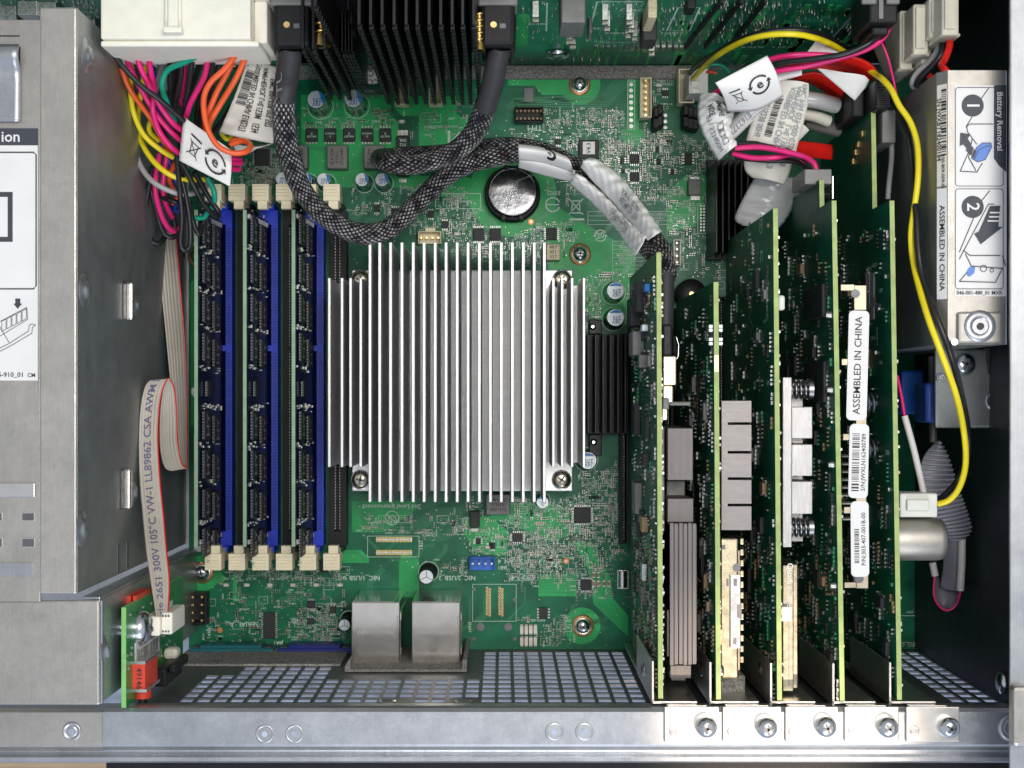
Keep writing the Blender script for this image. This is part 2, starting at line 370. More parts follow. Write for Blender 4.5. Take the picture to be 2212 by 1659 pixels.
# 2D drawing helpers: all in a local x right / y up plane
def d_txt(out, s, x, y, size, rot=0, mat='ink', sx=1.0, thick=0):
    vs, fs = glyphs(s); c, n = math.cos(math.radians(rot)), math.sin(math.radians(rot))
    out.append((mat, [(x+size*(v.x*sx*c-v.y*n), y+size*(v.x*sx*n+v.y*c)) for v in vs], fs))
def d_rect(out, x0, y0, x1, y1, mat='ink'):
    out.append((mat, [(x0, y0), (x1, y0), (x1, y1), (x0, y1)], [(0, 1, 2, 3)]))
def d_poly(out, pts, mat='ink'): out.append((mat, pts, [tuple(range(len(pts)))]))
def d_line(out, pts, w, mat='ink'):
    m = MB(); m.strip(pts, w, 0); out.append((mat, [(v[0], v[1]) for v in m.v], m.f))
def d_frame(out, x0, y0, x1, y1, w, mat='ink', r=0):
    if r:
        pts = []
        for cx, cy, a0 in ((x1-r, y1-r, 0), (x0+r, y1-r, 90), (x0+r, y0+r, 180), (x1-r, y0+r, 270)):
            for k in range(5): a = math.radians(a0+22.5*k); pts.append((cx+r*math.cos(a), cy+r*math.sin(a)))
        d_line(out, pts+[pts[0], pts[1]], w, mat)
    else:
        for a, b, c, d in ((x0, y0, x1, y0+w), (x0, y1-w, x1, y1), (x0, y0+w, x0+w, y1-w), (x1-w, y0+w, x1, y1-w)): d_rect(out, a, b, c, d, mat)
def d_disc(out, x, y, r, mat='ink', n=20): out.append((mat, [(x+r*math.cos(2*pi*i/n), y+r*math.sin(2*pi*i/n)) for i in range(n)], [tuple(range(n))]))
def d_arc(out, x, y, r, w, a0, a1, mat='ink', n=14):
    d_line(out, [(x+r*math.cos(math.radians(a0+(a1-a0)*i/n)), y+r*math.sin(math.radians(a0+(a1-a0)*i/n))) for i in range(n+1)], w, mat)
def d_bar(out, x0, y0, x1, y1, mat='ink', vert=False, seed=1):
    r = random.Random(seed); a = y0 if vert else x0; b = y1 if vert else x1; u = (b-a)/95
    while a < b-3*u:
        w = r.choice((1, 1, 1, 2, 2, 3))*u
        if vert: d_rect(out, x0, a, x1, a+w, mat)
        else: d_rect(out, a, y0, a+w, y1, mat)
        a += w+r.choice((1, 1, 2, 2, 3))*u
def d_recycle(out, x, y, s, txt='e', mat='ink', rot=0):
    d_arc(out, x, y, s, s*.2, rot+20, rot+165, mat); d_arc(out, x, y, s, s*.2, rot+200, rot+345, mat)
    for a in (165, 345):
        t = math.radians(rot+a); p = (x+s*math.cos(t), y+s*math.sin(t)); tn = (-math.sin(t), math.cos(t)); rd = (math.cos(t), math.sin(t))
        d_poly(out, [(p[0]+rd[0]*s*.28, p[1]+rd[1]*s*.28), (p[0]+tn[0]*s*.4, p[1]+tn[1]*s*.4), (p[0]-rd[0]*s*.28, p[1]-rd[1]*s*.28)], mat)
    d_txt(out, txt, x, y, s*1.5, rot, mat)
def d_bin(out, x, y, s, mat='ink', rot=0):
    o = []
    d_line(o, [(-.45, .5), (.45, .5)], .09, mat); d_line(o, [(-.36, .45), (-.28, -.5), (.28, -.5), (.36, .45)], .08, mat)
    d_line(o, [(-.6, .65), (.6, -.7)], .08, mat); d_line(o, [(.6, .65), (-.6, -.7)], .08, mat); d_rect(o, -.7, .95, .55, 1.12, mat)
    c, n = math.cos(math.radians(rot)), math.sin(math.radians(rot))
    for m, vs, fs in o: out.append((m, [(x+s*(a*c-b*n), y+s*(a*n+b*c)) for a, b in vs], fs))
def plane(o, ax, ay, h=.004):
    o = Vector(o); ax = Vector(ax).normalized(); ay = Vector(ay).normalized(); nn = ax.cross(ay)*h
    return lambda x, y: o+ax*x+ay*y+nn
def cyl_at(u, v, z): return P(u, v, z)
# ================================================================= desk and chassis
b = MB('desk'); b.box(-40, -30, 40, 20, -1.3, -1.0); tag(b.build('table_surface'), kind='structure')
b = MB('desk_tan'); b.box(-12.5, -9.6, -5.2, -7.15, -.98, -.9); tag(b.build('wooden_board'), 'light tan wooden board on the table just below the steel rear ledge', 'board')
CH = thing('server_chassis', 'galvanised steel server chassis with perforated rear panel around the green board', 'computer case', (0, 0, -.4))
b = MB('steel'); b.box(-14, -5.32, 8.95, 7.3, -.42, -.34); b.build('floor_pan', CH)
b = MB('steel')                                                    # floor details near the left wall
b.pb(366, 905, 384, 1066, -.34, -.30); b.pb(386, 905, 404, 1066, -.34, -.30)
b.build('floor_rib', CH, bevel=.02)
RY = -5.42
HX0, HZ0 = -5.9, .42
xs = [-6.75]; xh = []
x = -5.78
while x < 8.7:
    xs += [x, x+.235]; xh.append((x, x+.235)); x += .300
zs = [-.4]; z = .35
while z < 5.3: zs += [z, z+.325]; z += .415
xs.append(8.95); zs.append(5.86)
def is_hole(i, j):
    if i % 2 == 0 or j % 2 == 0: return False
    xc = (xs[i]+xs[i+1])/2; zc = (zs[j]+zs[j+1])/2
    if xc < -5.3 and zc < 2.6: return False
    if -3.45 < xc < -.45 and zc < 3.1: return False
    if xc < -1.9 and zc < 2.1: return False
    if zc > 5.0 and (-2.35 < xc < -1.7 or -1.1 < xc < -.5): return False
    if 2.5 < xc < 2.75: return False
    if 2.75 < xc < 8.0 and not (2.8 < xc < 3.5 and zc > 4): return False
    return True
b = MB('steel_mesh'); nx = len(xs)
vs = [(xx, RY, zz) for zz in zs for xx in xs]
fs = [(j*nx+i, j*nx+i+1, (j+1)*nx+i+1, (j+1)*nx+i) for j in range(len(zs)-1) for i in range(nx-1) if not is_hole(i, j)]
b.add(vs, fs); rear = b.build('rear_panel', CH, solid=.034)
for u, v in ((835, 1517), (1000, 1517)):
    c = onY(u, v, RY+.035); MB('steel').lathe(c, [(.17, 0), (.17, .02), (.12, .03), (.08, .0), (.05, -.01)], (0, 1, 0), 20).build('pressed_boss', rear)
# rear ledge: one rolled profile along the back
def yz(v, z): p = P(0, v, z); return (p.y, p.z)
FY = -5.29
prof = [(FY-.035, 5.75), (FY-.04, 5.93), (FY-.06, 6.0), (FY-.11, 6.05), yz(1607, 6.05), yz(1611, 6.03), yz(1614, 5.92), yz(1619, 5.86), yz(1629, 5.84),
        yz(1633, 5.86), yz(1637, 5.93), yz(1643, 5.93), yz(1645, 5.85), yz(1646, 5.60)]
def ledge(mat, x0, x1, name, dz=0, prof=prof, par=CH):
    b = MB(mat); n = len(prof)
    vs = [(x0, y, z+dz) for y, z in prof]+[(x1, y, z+dz) for y, z in prof]
    b.add(vs, [(i, i+1, i+1+n, i+n) for i in range(n-1)]); o = b.build(name, par, solid=.03); return o
led = ledge('steel', -6.9, 10.5, 'rear_ledge')
led2 = ledge('steel_warm', -12, P(220, 1560, 6.09).x, 'rear_ledge_overlap', .035, prof[2:8])
ledge('steel', -12, -6.9, 'rear_ledge')
b = MB('black')
for u0, u1 in ((225, 2400),):
    p, q = P(u0, 1655, 5.2), P(u1, 1655, 5.2); b.box(p.x, P(0, 1649, 5.4).y, q.x, -7.2, 4.9, 5.1)
b.build('rear_bezel', CH, bevel=.03)
b = MB('steel_dark')
for u0, u1 in ((1, 195), (605, 930), (955, 1100)): pass
for (u, v) in ((572, 1585), (636, 1585), (1197, 1580), (1262, 1580), (155, 1580)):
    z = 6.05 if u > 200 else 6.1
    c = P(u, v, z); o = MB('steel').lathe(c, [(.165, .004), (.16, .016), (.14, .022), (.125, .016), (.105, -.0), (.085, .005), (.075, .012), (.06, .01)], n=28).build('rivet_nut', CH)
    MB('desk').cyl(c+Vector((0, 0, .006)), c+Vector((0, 0, .020)), .052, n=18).build('nut_bore', o)
b = MB('steel_shade'); b.box(8.9, -5.38, 8.98, 7.4, -.32, 5.9); b.build('side_wall', CH, label='inner side wall with shade in its colour')  # real wall, its shade put into the steel colour
b = MB('steel_shade'); b.box(6.7, 7.32, 12, 7.4, -.3, 7.4); b.build('bay_shade', CH); b = MB('steel_shade'); b.box(6.4, -5.38, 8.9, 7.3, -.33, -.28); b.build('floor_shade', CH)  # added black sheets stand in for the shaded bay and floor
b = MB('steel'); a = P(2182, 1480, 7.5); b.box(a.x, -9, a.x+4, 9, 7.42, 7.5); b.build('side_lip', CH, bevel=.03)
b = MB('steel_warm'); a = P(2194, 1618, 7.9); c = P(2230, 1486, 7.9); b.box(a.x, a.y, c.x, c.y, 7.55, 7.8); b.build('side_tab', CH, bevel=.07)
for u, v, X in ((1946, 1333, 8.88), (2068, 1270, 8.88), (2165, 1475, 8.88)):
    c = onX(u, v, X); MB('screw').lathe(c, [(.2, 0), (.19, .05), (.12, .09), (.05, .1)], (-1, 0, 0), 20).build('dome_rivet', CH)
c = P(2185, 1572, 6.05); MB('steel').lathe(c, [(.24, .0), (.24, .05), (.14, .05), (.12, .02)], n=24).build('rivet_nut', CH)
# mounting plate on the right, below the battery box
PLT = thing('mounting_plate', 'dark steel plate with screw and keyhole below the battery box', 'plate', P(2120, 925, 4.6))
b = MB('steel_side'); b.pb(2020, 752, 2192, 925, 4.5, 4.6); b.build('plate', PLT, bevel=.05)
for u, v, r in ((2146, 866, .17), (2178, 864, .17), (2032, 816, .09)):
    c = P(u, v, 4.6); MB('steel').lathe(c, [(r, .002), (r*.95, .03), (r*.7, .035), (r*.5, .01)], n=22).build('pressed_stud', PLT)
    MB('label').cyl(c+Vector((0, 0, .012)), c+Vector((0, 0, .016)), r*.3, n=12)
b = MB('ink'); b.cyl(P(2134, 770, 4.601), P(2134, 770, 4.612), .16, n=20); b.cyl(P(2136, 795, 4.601), P(2136, 795, 4.608), .12, n=20); b.build('keyhole', PLT)
def phillips(name, c, r, mat='screw', axis=(0, 0, 1), washer=0, rot=20, h=.16, par=None, **kw):
    """pan head screw with cross recess; c is the centre of its seat"""
    c = Vector(c); A = Vector(axis).normalized(); a = A.orthogonal().normalized(); bb = A.cross(a)
    t = math.radians(rot); ex = a*math.cos(t)+bb*math.sin(t); ey = A.cross(ex)
    o = MB(mat)
    o.lathe(c, [(r, 0), (r, h*.35), (r*.93, h*.62), (r*.75, h*.85), (r*.45, h*.98), (r*.12, h)], axis, 28)
    root = o.build(name, par)
    k = MB('screw_dark')
    for d, e in ((ex, ey), (ey, ex)): k.obox(c+A*(h*1.0), d*r*.50, e*r*.11, A*h*.05)
    k.build('cross_recess', root)
    if washer: MB('steel_bright').lathe(c, [(washer, -.0), (washer, .03), (washer*.98, .035), (r*.9, .035)], axis, 28).build('washer', root)
    for q, v in kw.items(): root[q] = v
    return root
PS = phillips('plate_screw', P(2082, 787, 4.62), .20, label='pan head screw at the upper left corner of the dark mounting plate', category='screw')

# ================================================================= left drive cage
CG = thing('drive_cage', 'large galvanised sheet metal drive cage with instruction label along the left edge', 'drive cage', P(80, 862, 0))
XW = -6.91
b = MB('steel_warm'); a = P(85, 1283, 7.5); c = P(165, 15, 7.5)
b.box(a.x, a.y, XW, c.y, 7.44, 7.5); b.build('top_flange', CG, bevel=.03)
b = MB('steel_warm'); a = P(-60, 1300, 7.4); c = P(84.5, 42, 7.4); b.box(a.x, a.y, c.x+.02, c.y, 7.34, 7.40); b.build('cover_plate', CG, bevel=.015)
b = MB('steel_warm'); a = P(-60, 1523, 7.3); c = P(214, 1297, 7.3); b.box(a.x, a.y, c.x, c.y, 7.24, 7.30); b.build('rear_cover', CG, bevel=.03)
XB = c.x
b = MB('steel_side'); b.box(XW-.05, P(0, 1283, 7.5).y, XW, P(0, 15, 7.5).y, -.34, 7.44)
sw = b.build('side_wall', CG, bevel=.01)
b = MB('steel'); yb = P(0, 1523, 7.3).y; yt = P(0, 1297, 7.3).y
b.box(XB-.05, yb, XB, yt, -.34, 7.24); b.box(XW, yt, XB, yt+.05, -.34, 7.24); b.build('side_wall', CG, bevel=.02)
b = MB('steel'); b.tube([(XB-.10, yb, 7.2), (XB-.10, yt-.02, 7.2)], .06, 8); b.tube([(XB-.02, yb, 7.15), (XB-.02, yt-.02, 7.15)], .05, 8); b.build('rolled_edge', CG)
for u, v in ((187, 120), (182, 628), (176, 1142)):
    c = onX(u, v, XW); MB('steel').lathe(c, [(.30, 0), (.28, .02), (.17, .03), (.15, .07), (.08, .1)], (1, 0, 0), 24).build('dome_rivet', CG)
c = onX(226, 1404, XB); MB('steel').lathe(c, [(.26, 0), (.24, .02), (.14, .03), (.12, .07), (.06, .1)], (1, 0, 0), 24).build('dome_rivet', CG)
for u, v0, v1 in ((275, 610, 692), (270, 1012, 1098)):             # bent tabs with a stud beside
    p = onX(u, v0, XW); q = onX(u, v1, XW)
    o = MB('steel_bright').obox((XW+.05, (p.y+q.y)/2, p.z), (.07, 0, 0), (0, (p.y-q.y)/2, 0), (0, 0, .10)).build('bent_tab', CG, bevel=.04)
    MB('ink').obox((XW+.006, (p.y+q.y)/2, p.z+.22), (.006, 0, 0), (0, (p.y-q.y)/2, 0), (0, 0, .10)).build('slot', o)
    c = onX(u+18, (v0+v1)/2+8, XW); MB('steel').lathe(c, [(.2, 0), (.19, .02), (.12, .03), (.11, .06), (.06, .08)], (1, 0, 0), 20).build('stud', o)
for u, v0, v1 in ((255, 1176, 1236), (275, 1170, 1228)):
    p = onX(u, v0, XW); q = onX(u, v1, XW)
    MB('steel_dark').obox((XW+.004, (p.y+q.y)/2, p.z), (.006, 0, 0), (0, (p.y-q.y)/2, 0), (0, 0, .05)).build('slit', CG)
for (u0, v0, u1, v1) in ((48, 1109, 73, 1124), (48, 1164, 73, 1181), (-9, 1109, 3, 1124), (-9, 1164, 3, 1181)):
    o = MB('steel_bright').pb(u0-1.5, v0-1.5, u1+1.5, v1+1.5, 7.40, 7.412).build('vent_slot', CG); MB('screw_dark').pb(u0, v0, u1, v1, 7.412, 7.420).build('slot_opening', o)
b = MB('steel_bright'); b.pb(-40, 1043, 75, 1074, 7.40, 7.43); b.build('pressed_band', CG, bevel=.02)
b = MB('steel'); b.pb(-40, 1215, 72, 1245, 7.40, 7.41); b.build('pressed_band', CG, bevel=.004)
# sprung tab at the top
p0, p1 = P(-40, 97, 7.5), P(42, 262, 7.5)
def tabf(s, t):
    x = p0.x+(p1.x-p0.x)*s; y = p0.y+(p1.y-p0.y)*t; return (x, y, 7.42+.16*math.exp(-((t-.12)/.16)**2)+.05*t)
MB('steel').grid(tabf, 6, 20).build('sprung_tab', CG, solid=.03)
b = MB('ink'); b.pb(40, 100, 44, 264, 7.40, 7.406); b.pb(-30, 76, 42, 79, 7.40, 7.406); b.build('tab_gap', CG)
# instruction label
o = []; z = 7.408
def lab2(u, v): p = P(u, v, z); return p
def A(px): return L(px, z)
def at(u, v): p = P(u, v, z); return (p.x, p.y)
def rct(out, u0, v0, u1, v1, mat): (x0, y1), (x1, y0) = at(u0, v0), at(u1, v1); d_rect(out, x0, y0, x1, y1, mat)
def ln(out, pts, w, mat='ink_grey'): d_line(out, [at(*p) for p in pts], A(w), mat)
b = MB('label'); b.pb(-40, 277, 81.5, 822, 7.40, 7.405)
rct(o, -40, 277, 82, 314, 'ink_grey')
x, y = at(23, 296); d_txt(o, 'ion', x, y, A(33), 0, 'label')
ln(o, [(-30, 329), (72, 329), (78, 335), (78, 617), (72, 624), (-30, 624)], 3, 'ink_grey')
rct(o, -40, 332, 76, 621, 'label'); ln(o, [(-30, 420), (22, 420), (22, 517), (-30, 517)], 11)
rct(o, 33, 645, 44, 657, 'ink_grey'); d_poly(o, [at(29, 656), at(48, 656), at(38, 667)], 'ink_grey')
ln(o, [(-10, 700), (58, 664), (60, 690), (-10, 732)], 1.2)
for k in range(5): u = 4+k*11; v = 694-k*5.6; ln(o, [(u, v), (u+9, v-4.6), (u+9, v+17), (u, v+22), (u, v)], 1.1)
ln(o, [(-10, 757), (20, 742), (62, 715), (63, 704), (68, 700), (77, 702), (70, 708), (69, 720), (22, 748), (-10, 764)], 1.3); ln(o, [(-10, 690), (20, 740)], 1.2)
x, y = at(24, 810); d_txt(o, '5-910_01', x, y, A(14), 0, 'ink', 1.05); x, y = at(68, 811); d_txt(o, 'CM', x, y, A(12), 0, 'ink')
b.map2([(m, vs, fs) for m, vs, fs in o], lambda x, y: (x, y, 7.4075), .0004); b.build('instruction_label', CG)
# ================================================================= midplane: upright board behind the motherboard
MY = 7.2
MP = thing('midplane_board', 'upright dark green circuit board across the top behind the black heatsink', 'circuit board', (0, MY, -.3))
b = MB('pcb_mid'); b.box(-10.5, MY, 6.55, MY+.09, -.3, 7.6); b.build('board', MP)
r = random.Random(5)
def mbox(b, u0, v0, u1, v1, d):                                    # box standing on the midplane's face
    p = onY(u0, v1, MY); q = onY(u1, v0, MY); return b.box(min(p.x, q.x), MY-d, max(p.x, q.x), MY, p.z, q.z)
b = MB('pcb_copper')
for k in range(130):
    u = r.uniform(1110, 1870); v = r.uniform(8, 125); u2 = u+r.choice((0, 0, 20, 45, -30)); v2 = v+r.uniform(6, 30)
    mbox(b, u, v, u+1.2, min(140, v2), .008)
for k in range(10): mbox(b, 1112+k*3, 30, 1113+k*3, 100, .010)
b.build('trace_pattern', MP)
# rows of small resistor arrays
b = MB('solder')
for k in range(15):
    u = 1283+k*13.2
    for j in range(3): mbox(b, u+j*2.8, 97, u+j*2.8+1.4, 106, .05)
    for j in range(2): mbox(b, u+j*4, 88, u+j*4+2, 91, .03)
for k in range(11): mbox(b, 1108+k*18.4, 126, 1109.5+k*18.4, 139, .05)
for k in range(430):
    u = r.gauss(1600, 90) if r.random() < .55 else r.uniform(1370, 1860); v = r.uniform(0, 92)
    if not 1440 < u < 1880: continue
    w = r.choice((1.5, 2, 3)); mbox(b, u, v, u+w, v+r.choice((1.2, 2, 3.5)), .05)
for k in range(120):
    u = r.uniform(-20, 215) ; v = r.uniform(0, 60); mbox(b, u, v, u+2, v+2, .04)
for k in range(150): u = r.uniform(1115, 1450); v = r.uniform(2, 85); mbox(b, u, v, u+1.6, v+1.6, .03)
o = b.build('small_components', MP); o['kind'] = 'stuff'
for u0, s in ((1478, 0), (1520, 1), (1572, 0)):                    # black memory-style pin rows running up the board
    b = MB('black')
    for k in range(26):
        v = 92-k*4; u = u0+k*3.1; mbox(b, u, v, u+7, v+2.6, .12)
    b.build('pin_row', MP)
for (u0, v0, u1, v1, d, m) in ((1207, -12, 1265, 22, .5, 'chip_grey'), (1232, 30, 1262, 48, .25, 'chip'), (1268, 36, 1280, 55, .3, 'chip_grey'), (1381, 28, 1420, 50, .5, 'chip'),
                               (1388, -4, 1420, 28, .35, 'tan_l'), (1396, 54, 1412, 70, .3, 'chip_grey'), (1476, -6, 1504, 10, .2, 'black')):
    b = MB(m); mbox(b, u0, v0, u1, v1, d); b.build('chip', MP, bevel=.03)
for (u, v) in ((1209, 34), (1222, 52), (1300, 8), (1304, 22), (1352, 8), (1356, 26), (1350, 38), (1364, 44), (1400, 78), (1150, 2), (1230, 62)):
    b = MB('tan_l'); mbox(b, u, v, u+14, v+12, .28); b.mat('solder'); mbox(b, u-.5, v-1, u+14.5, v+2.5, .3); mbox(b, u-.5, v+9.5, u+14.5, v+13, .3); b.build('ceramic_capacitor', MP, bevel=.01)
for (u, v) in ((15, 12), (35, 30), (70, 30), (100, 4), (60, 2), (8, 38), (185, 40)):
    b = MB('tan'); mbox(b, u, v, u+17, v+14, .25); b.mat('solder'); mbox(b, u-3, v-1, u, v+15, .26); mbox(b, u+17, v-1, u+20, v+15, .26); b.build('ceramic_capacitor', MP, bevel=.01)
dr = []
def mid(u, v): p = onY(u, v, MY); return (p.x, p.z)
for pts in (((1268, 88), (1290, 2), (1390, 2)), ((1180, 66), (1182, 4)), ((1295, 90), (1370, 90), (1400, 10)), ((1440, 65), (1465, 15), (1512, 15), (1490, 65), (1440, 65))): d_line(dr, [mid(*p) for p in pts], .03, 'silk')
for t, u, v in (('C3L1', 1290, 60), ('R4K2', 1330, 70), ('U6K1', 1450, 70), ('C7K11', 1370, 20), ('XU1', 1160, 50), ('R2K9', 1625, 100), ('C2L4', 1690, 100)):
    x, zz = mid(u, v); d_txt(dr, t, x, zz, .2, 180, 'silk')
b = MB('silk'); b.map2(dr, lambda x, y: (x, MY-.012, y)); b.build('silkscreen_marking', MP)
b = MB('foam'); p = onY(640, 149, MY-.3); b.box(-5.2, MY-.30, 4.3, MY-.02, -.02, .10); b.build('edge_gasket', MP)
for u, v in ((1205, 112), (590, 108)):
    c = onY(u, v, MY); phillips('midplane_screw', (c.x, MY-.02, c.z), .26, axis=(0, -1, 0), h=.12,
        label='pan head screw on the upright board '+('right of the black heatsink' if u > 800 else 'between white plug and black heatsink'), category='screw', group='screws on the upright board')

# black finned heatsink standing on the midplane
HS = thing('black_heatsink', 'tall black finned heatsink across the top between two black plugs', 'heatsink', (-1.6, MY-.2, 2.4))
b = MB('anod'); b.box(-3.55, MY-.28, .25, MY-.02, 2.3, 8.2); b.build('base_plate', HS)
def vfin(x, z0, z1, y, name='fin', t=.05):
    b = MB('anod'); b.box(x-t/2, y, x+t/2, MY-.28, z0, z1)
    for k in range(int((z1-z0)/.26)): b.box(x-t/2-.012, y-.035, x+t/2+.012, y+.05, z0+.03+k*.26, z0+.03+k*.26+.17)
    return b.build(name, HS, bevel=.008)
for u in (799, 822, 845, 869, 893, 915, 939, 962, 985, 1006, 1028): q = P(u, 115, 6.4); vfin(q.x, 2.4, 8.2, q.y)
for u, v in ((671, 135), (693, 135), (716, 135), (727, 110)): q = P(u, v, 5.4); vfin(q.x, 2.4, 6.4 if v > 120 else 8.2, q.y)
for u in (739, 746, 753, 760): q = P(u, 110, 5.2); vfin(q.x, 2.4, 5.2, q.y, t=.03)
for u, v in ((752, 20), (759, 50), (765, 80), (775, 20), (782, 50), (789, 80)):
    q = P(u, v, 6.6-v*.02); MB('anod').cyl(q, (q.x, MY-.3, q.z), .045, n=8).build('pin', HS)
for u, v, s in ((694, 22, 1), (1035, 55, .7)):
    q = P(u, v, 6.2); w = MB('gold_spring'); w.cyl(q+Vector((0, .2, 0)), q+Vector((0, -.62*s, 0)), .07, n=10)
    w.cyl(q+Vector((0, -.42*s, 0)), q+Vector((0, -.62*s, 0)), .13*s, .16*s, 18); w.spring(q+Vector((0, .25, 0)), q+Vector((0, -.42*s, 0)), .12*s, .026, 5); w.build('spring_screw', HS)
lb = MB('label2'); lb.pb(766, 152, 815, 182, 2.36, 2.37); d = []; x, y = P(790, 158, 2.38).x, P(790, 158, 2.38).y
d_txt(d, 'MAC1:0011', x, y, .17, 180); d_txt(d, 'ACC1:0011', x, y-.17, .15, 180); d_bar(d, x-.32, y-.50, x+.34, y-.28, seed=4)
lb.map2(d, lambda x, y: (x, y, 2.374)); lb.build('barcode_label', HS)

# ================================================================= motherboard
MBD = thing('motherboard', 'green server motherboard lying flat under the heatsink, cables and cards', 'circuit board', (0, 0, -.08))
b = MB('pcb'); a, c = P(408, 1408, 0), P(1994, 150, 0)
b.extr([(a.x, a.y, -.085), (c.x, a.y, -.085), (c.x, c.y, -.085), (a.x, c.y, -.085)], (0, 0, .085), rim='pcb_edge'); b.build('substrate', MBD)
# brighter copper pours under the mask
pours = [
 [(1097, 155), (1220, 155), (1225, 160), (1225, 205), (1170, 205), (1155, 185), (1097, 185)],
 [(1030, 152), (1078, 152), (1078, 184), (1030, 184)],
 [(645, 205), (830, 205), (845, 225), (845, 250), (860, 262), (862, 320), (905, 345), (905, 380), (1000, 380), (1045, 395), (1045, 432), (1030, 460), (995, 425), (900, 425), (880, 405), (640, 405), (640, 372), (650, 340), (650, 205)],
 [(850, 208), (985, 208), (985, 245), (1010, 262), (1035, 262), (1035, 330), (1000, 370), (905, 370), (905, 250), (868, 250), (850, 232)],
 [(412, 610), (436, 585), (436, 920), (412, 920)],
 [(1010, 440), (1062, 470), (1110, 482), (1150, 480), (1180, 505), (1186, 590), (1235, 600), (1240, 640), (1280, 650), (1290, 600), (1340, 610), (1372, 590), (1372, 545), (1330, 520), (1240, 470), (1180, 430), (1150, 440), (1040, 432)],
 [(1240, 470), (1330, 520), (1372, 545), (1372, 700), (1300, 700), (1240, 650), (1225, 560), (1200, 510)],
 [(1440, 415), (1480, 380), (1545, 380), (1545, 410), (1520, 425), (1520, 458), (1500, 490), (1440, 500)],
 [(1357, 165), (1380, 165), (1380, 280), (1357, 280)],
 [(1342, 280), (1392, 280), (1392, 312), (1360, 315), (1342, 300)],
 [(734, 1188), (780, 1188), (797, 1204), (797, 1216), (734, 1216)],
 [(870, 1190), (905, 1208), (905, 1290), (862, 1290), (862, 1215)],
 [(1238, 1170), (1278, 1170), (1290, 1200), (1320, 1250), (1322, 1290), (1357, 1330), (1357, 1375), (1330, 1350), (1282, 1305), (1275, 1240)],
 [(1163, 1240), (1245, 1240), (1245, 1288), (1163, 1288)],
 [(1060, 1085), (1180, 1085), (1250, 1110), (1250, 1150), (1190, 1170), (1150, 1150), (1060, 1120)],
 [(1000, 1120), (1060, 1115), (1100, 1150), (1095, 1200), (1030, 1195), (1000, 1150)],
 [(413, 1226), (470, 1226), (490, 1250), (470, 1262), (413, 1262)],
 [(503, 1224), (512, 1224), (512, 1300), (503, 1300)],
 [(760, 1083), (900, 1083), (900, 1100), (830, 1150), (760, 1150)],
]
b = MB('pcb_copper')
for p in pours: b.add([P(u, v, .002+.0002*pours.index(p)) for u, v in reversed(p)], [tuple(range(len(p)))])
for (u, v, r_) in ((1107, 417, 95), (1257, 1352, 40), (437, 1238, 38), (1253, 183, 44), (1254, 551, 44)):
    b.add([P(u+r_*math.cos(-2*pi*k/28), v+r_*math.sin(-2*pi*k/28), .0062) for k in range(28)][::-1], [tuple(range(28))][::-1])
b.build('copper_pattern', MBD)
# trace bundles
b = MB('trace')
def bundle(pts, n, sp, w=1.1, z=.008):
    for k in range(n):
        off = (k-(n-1)/2)*sp; q = []
        for i, p in enumerate(pts):
            a0 = Vector(pts[max(0, i-1)]); a1 = Vector(pts[min(len(pts)-1, i+1)]); t = (a1-a0).normalized(); c_ = Vector((-t.y, t.x))
            q.append(Vector(p)+c_*off)
        b.strip([P(x[0], x[1], z) for x in q], L(w, 0), z)
bundle([(768, 1090), (800, 1120), (800, 1140), (900, 1140), (940, 1110), (1000, 1110)], 9, 3.2)
bundle([(760, 1075), (830, 1090), (900, 1092), (960, 1072)], 8, 3.4)
bundle([(1000, 1130), (960, 1160), (900, 1160)], 6, 3)
bundle([(1100, 235), (1112, 222), (1180, 222), (1310, 222), (1360, 165)], 5, 4, 1.4)
bundle([(1110, 218), (1300, 210), (1345, 160)], 3, 5, 1.6)
bundle([(1250, 250), (1335, 250), (1348, 262), (1348, 310), (1400, 315)], 4, 4)
bundle([(1165, 1245), (1245, 1245)], 2, 3); bundle([(1163, 1262), (1240, 1262)], 6, 7)
for k in range(60):                                                # random routed runs
    u, v = r.uniform(420, 1350), r.choice((r.uniform(1080, 1395), r.uniform(225, 560)))
    p = [(u, v)]; a = r.choice((0, 90, 45, 135)); 
    for q in range(r.randint(2, 4)):
        d = r.uniform(12, 55); u += d*math.cos(math.radians(a)); v += d*math.sin(math.radians(a)); p.append((u, v)); a += r.choice((-45, 45))
    if all(412 < x < 1360 and 155 < y < 1400 for x, y in p): bundle(p, r.randint(2, 6), 2.6)
for (u, v) in ((770, 600), (700, 580)): bundle([(u, v), (u+40, v+30), (u+40, v+60)], 6, 4)
b.build('trace_pattern', MBD)
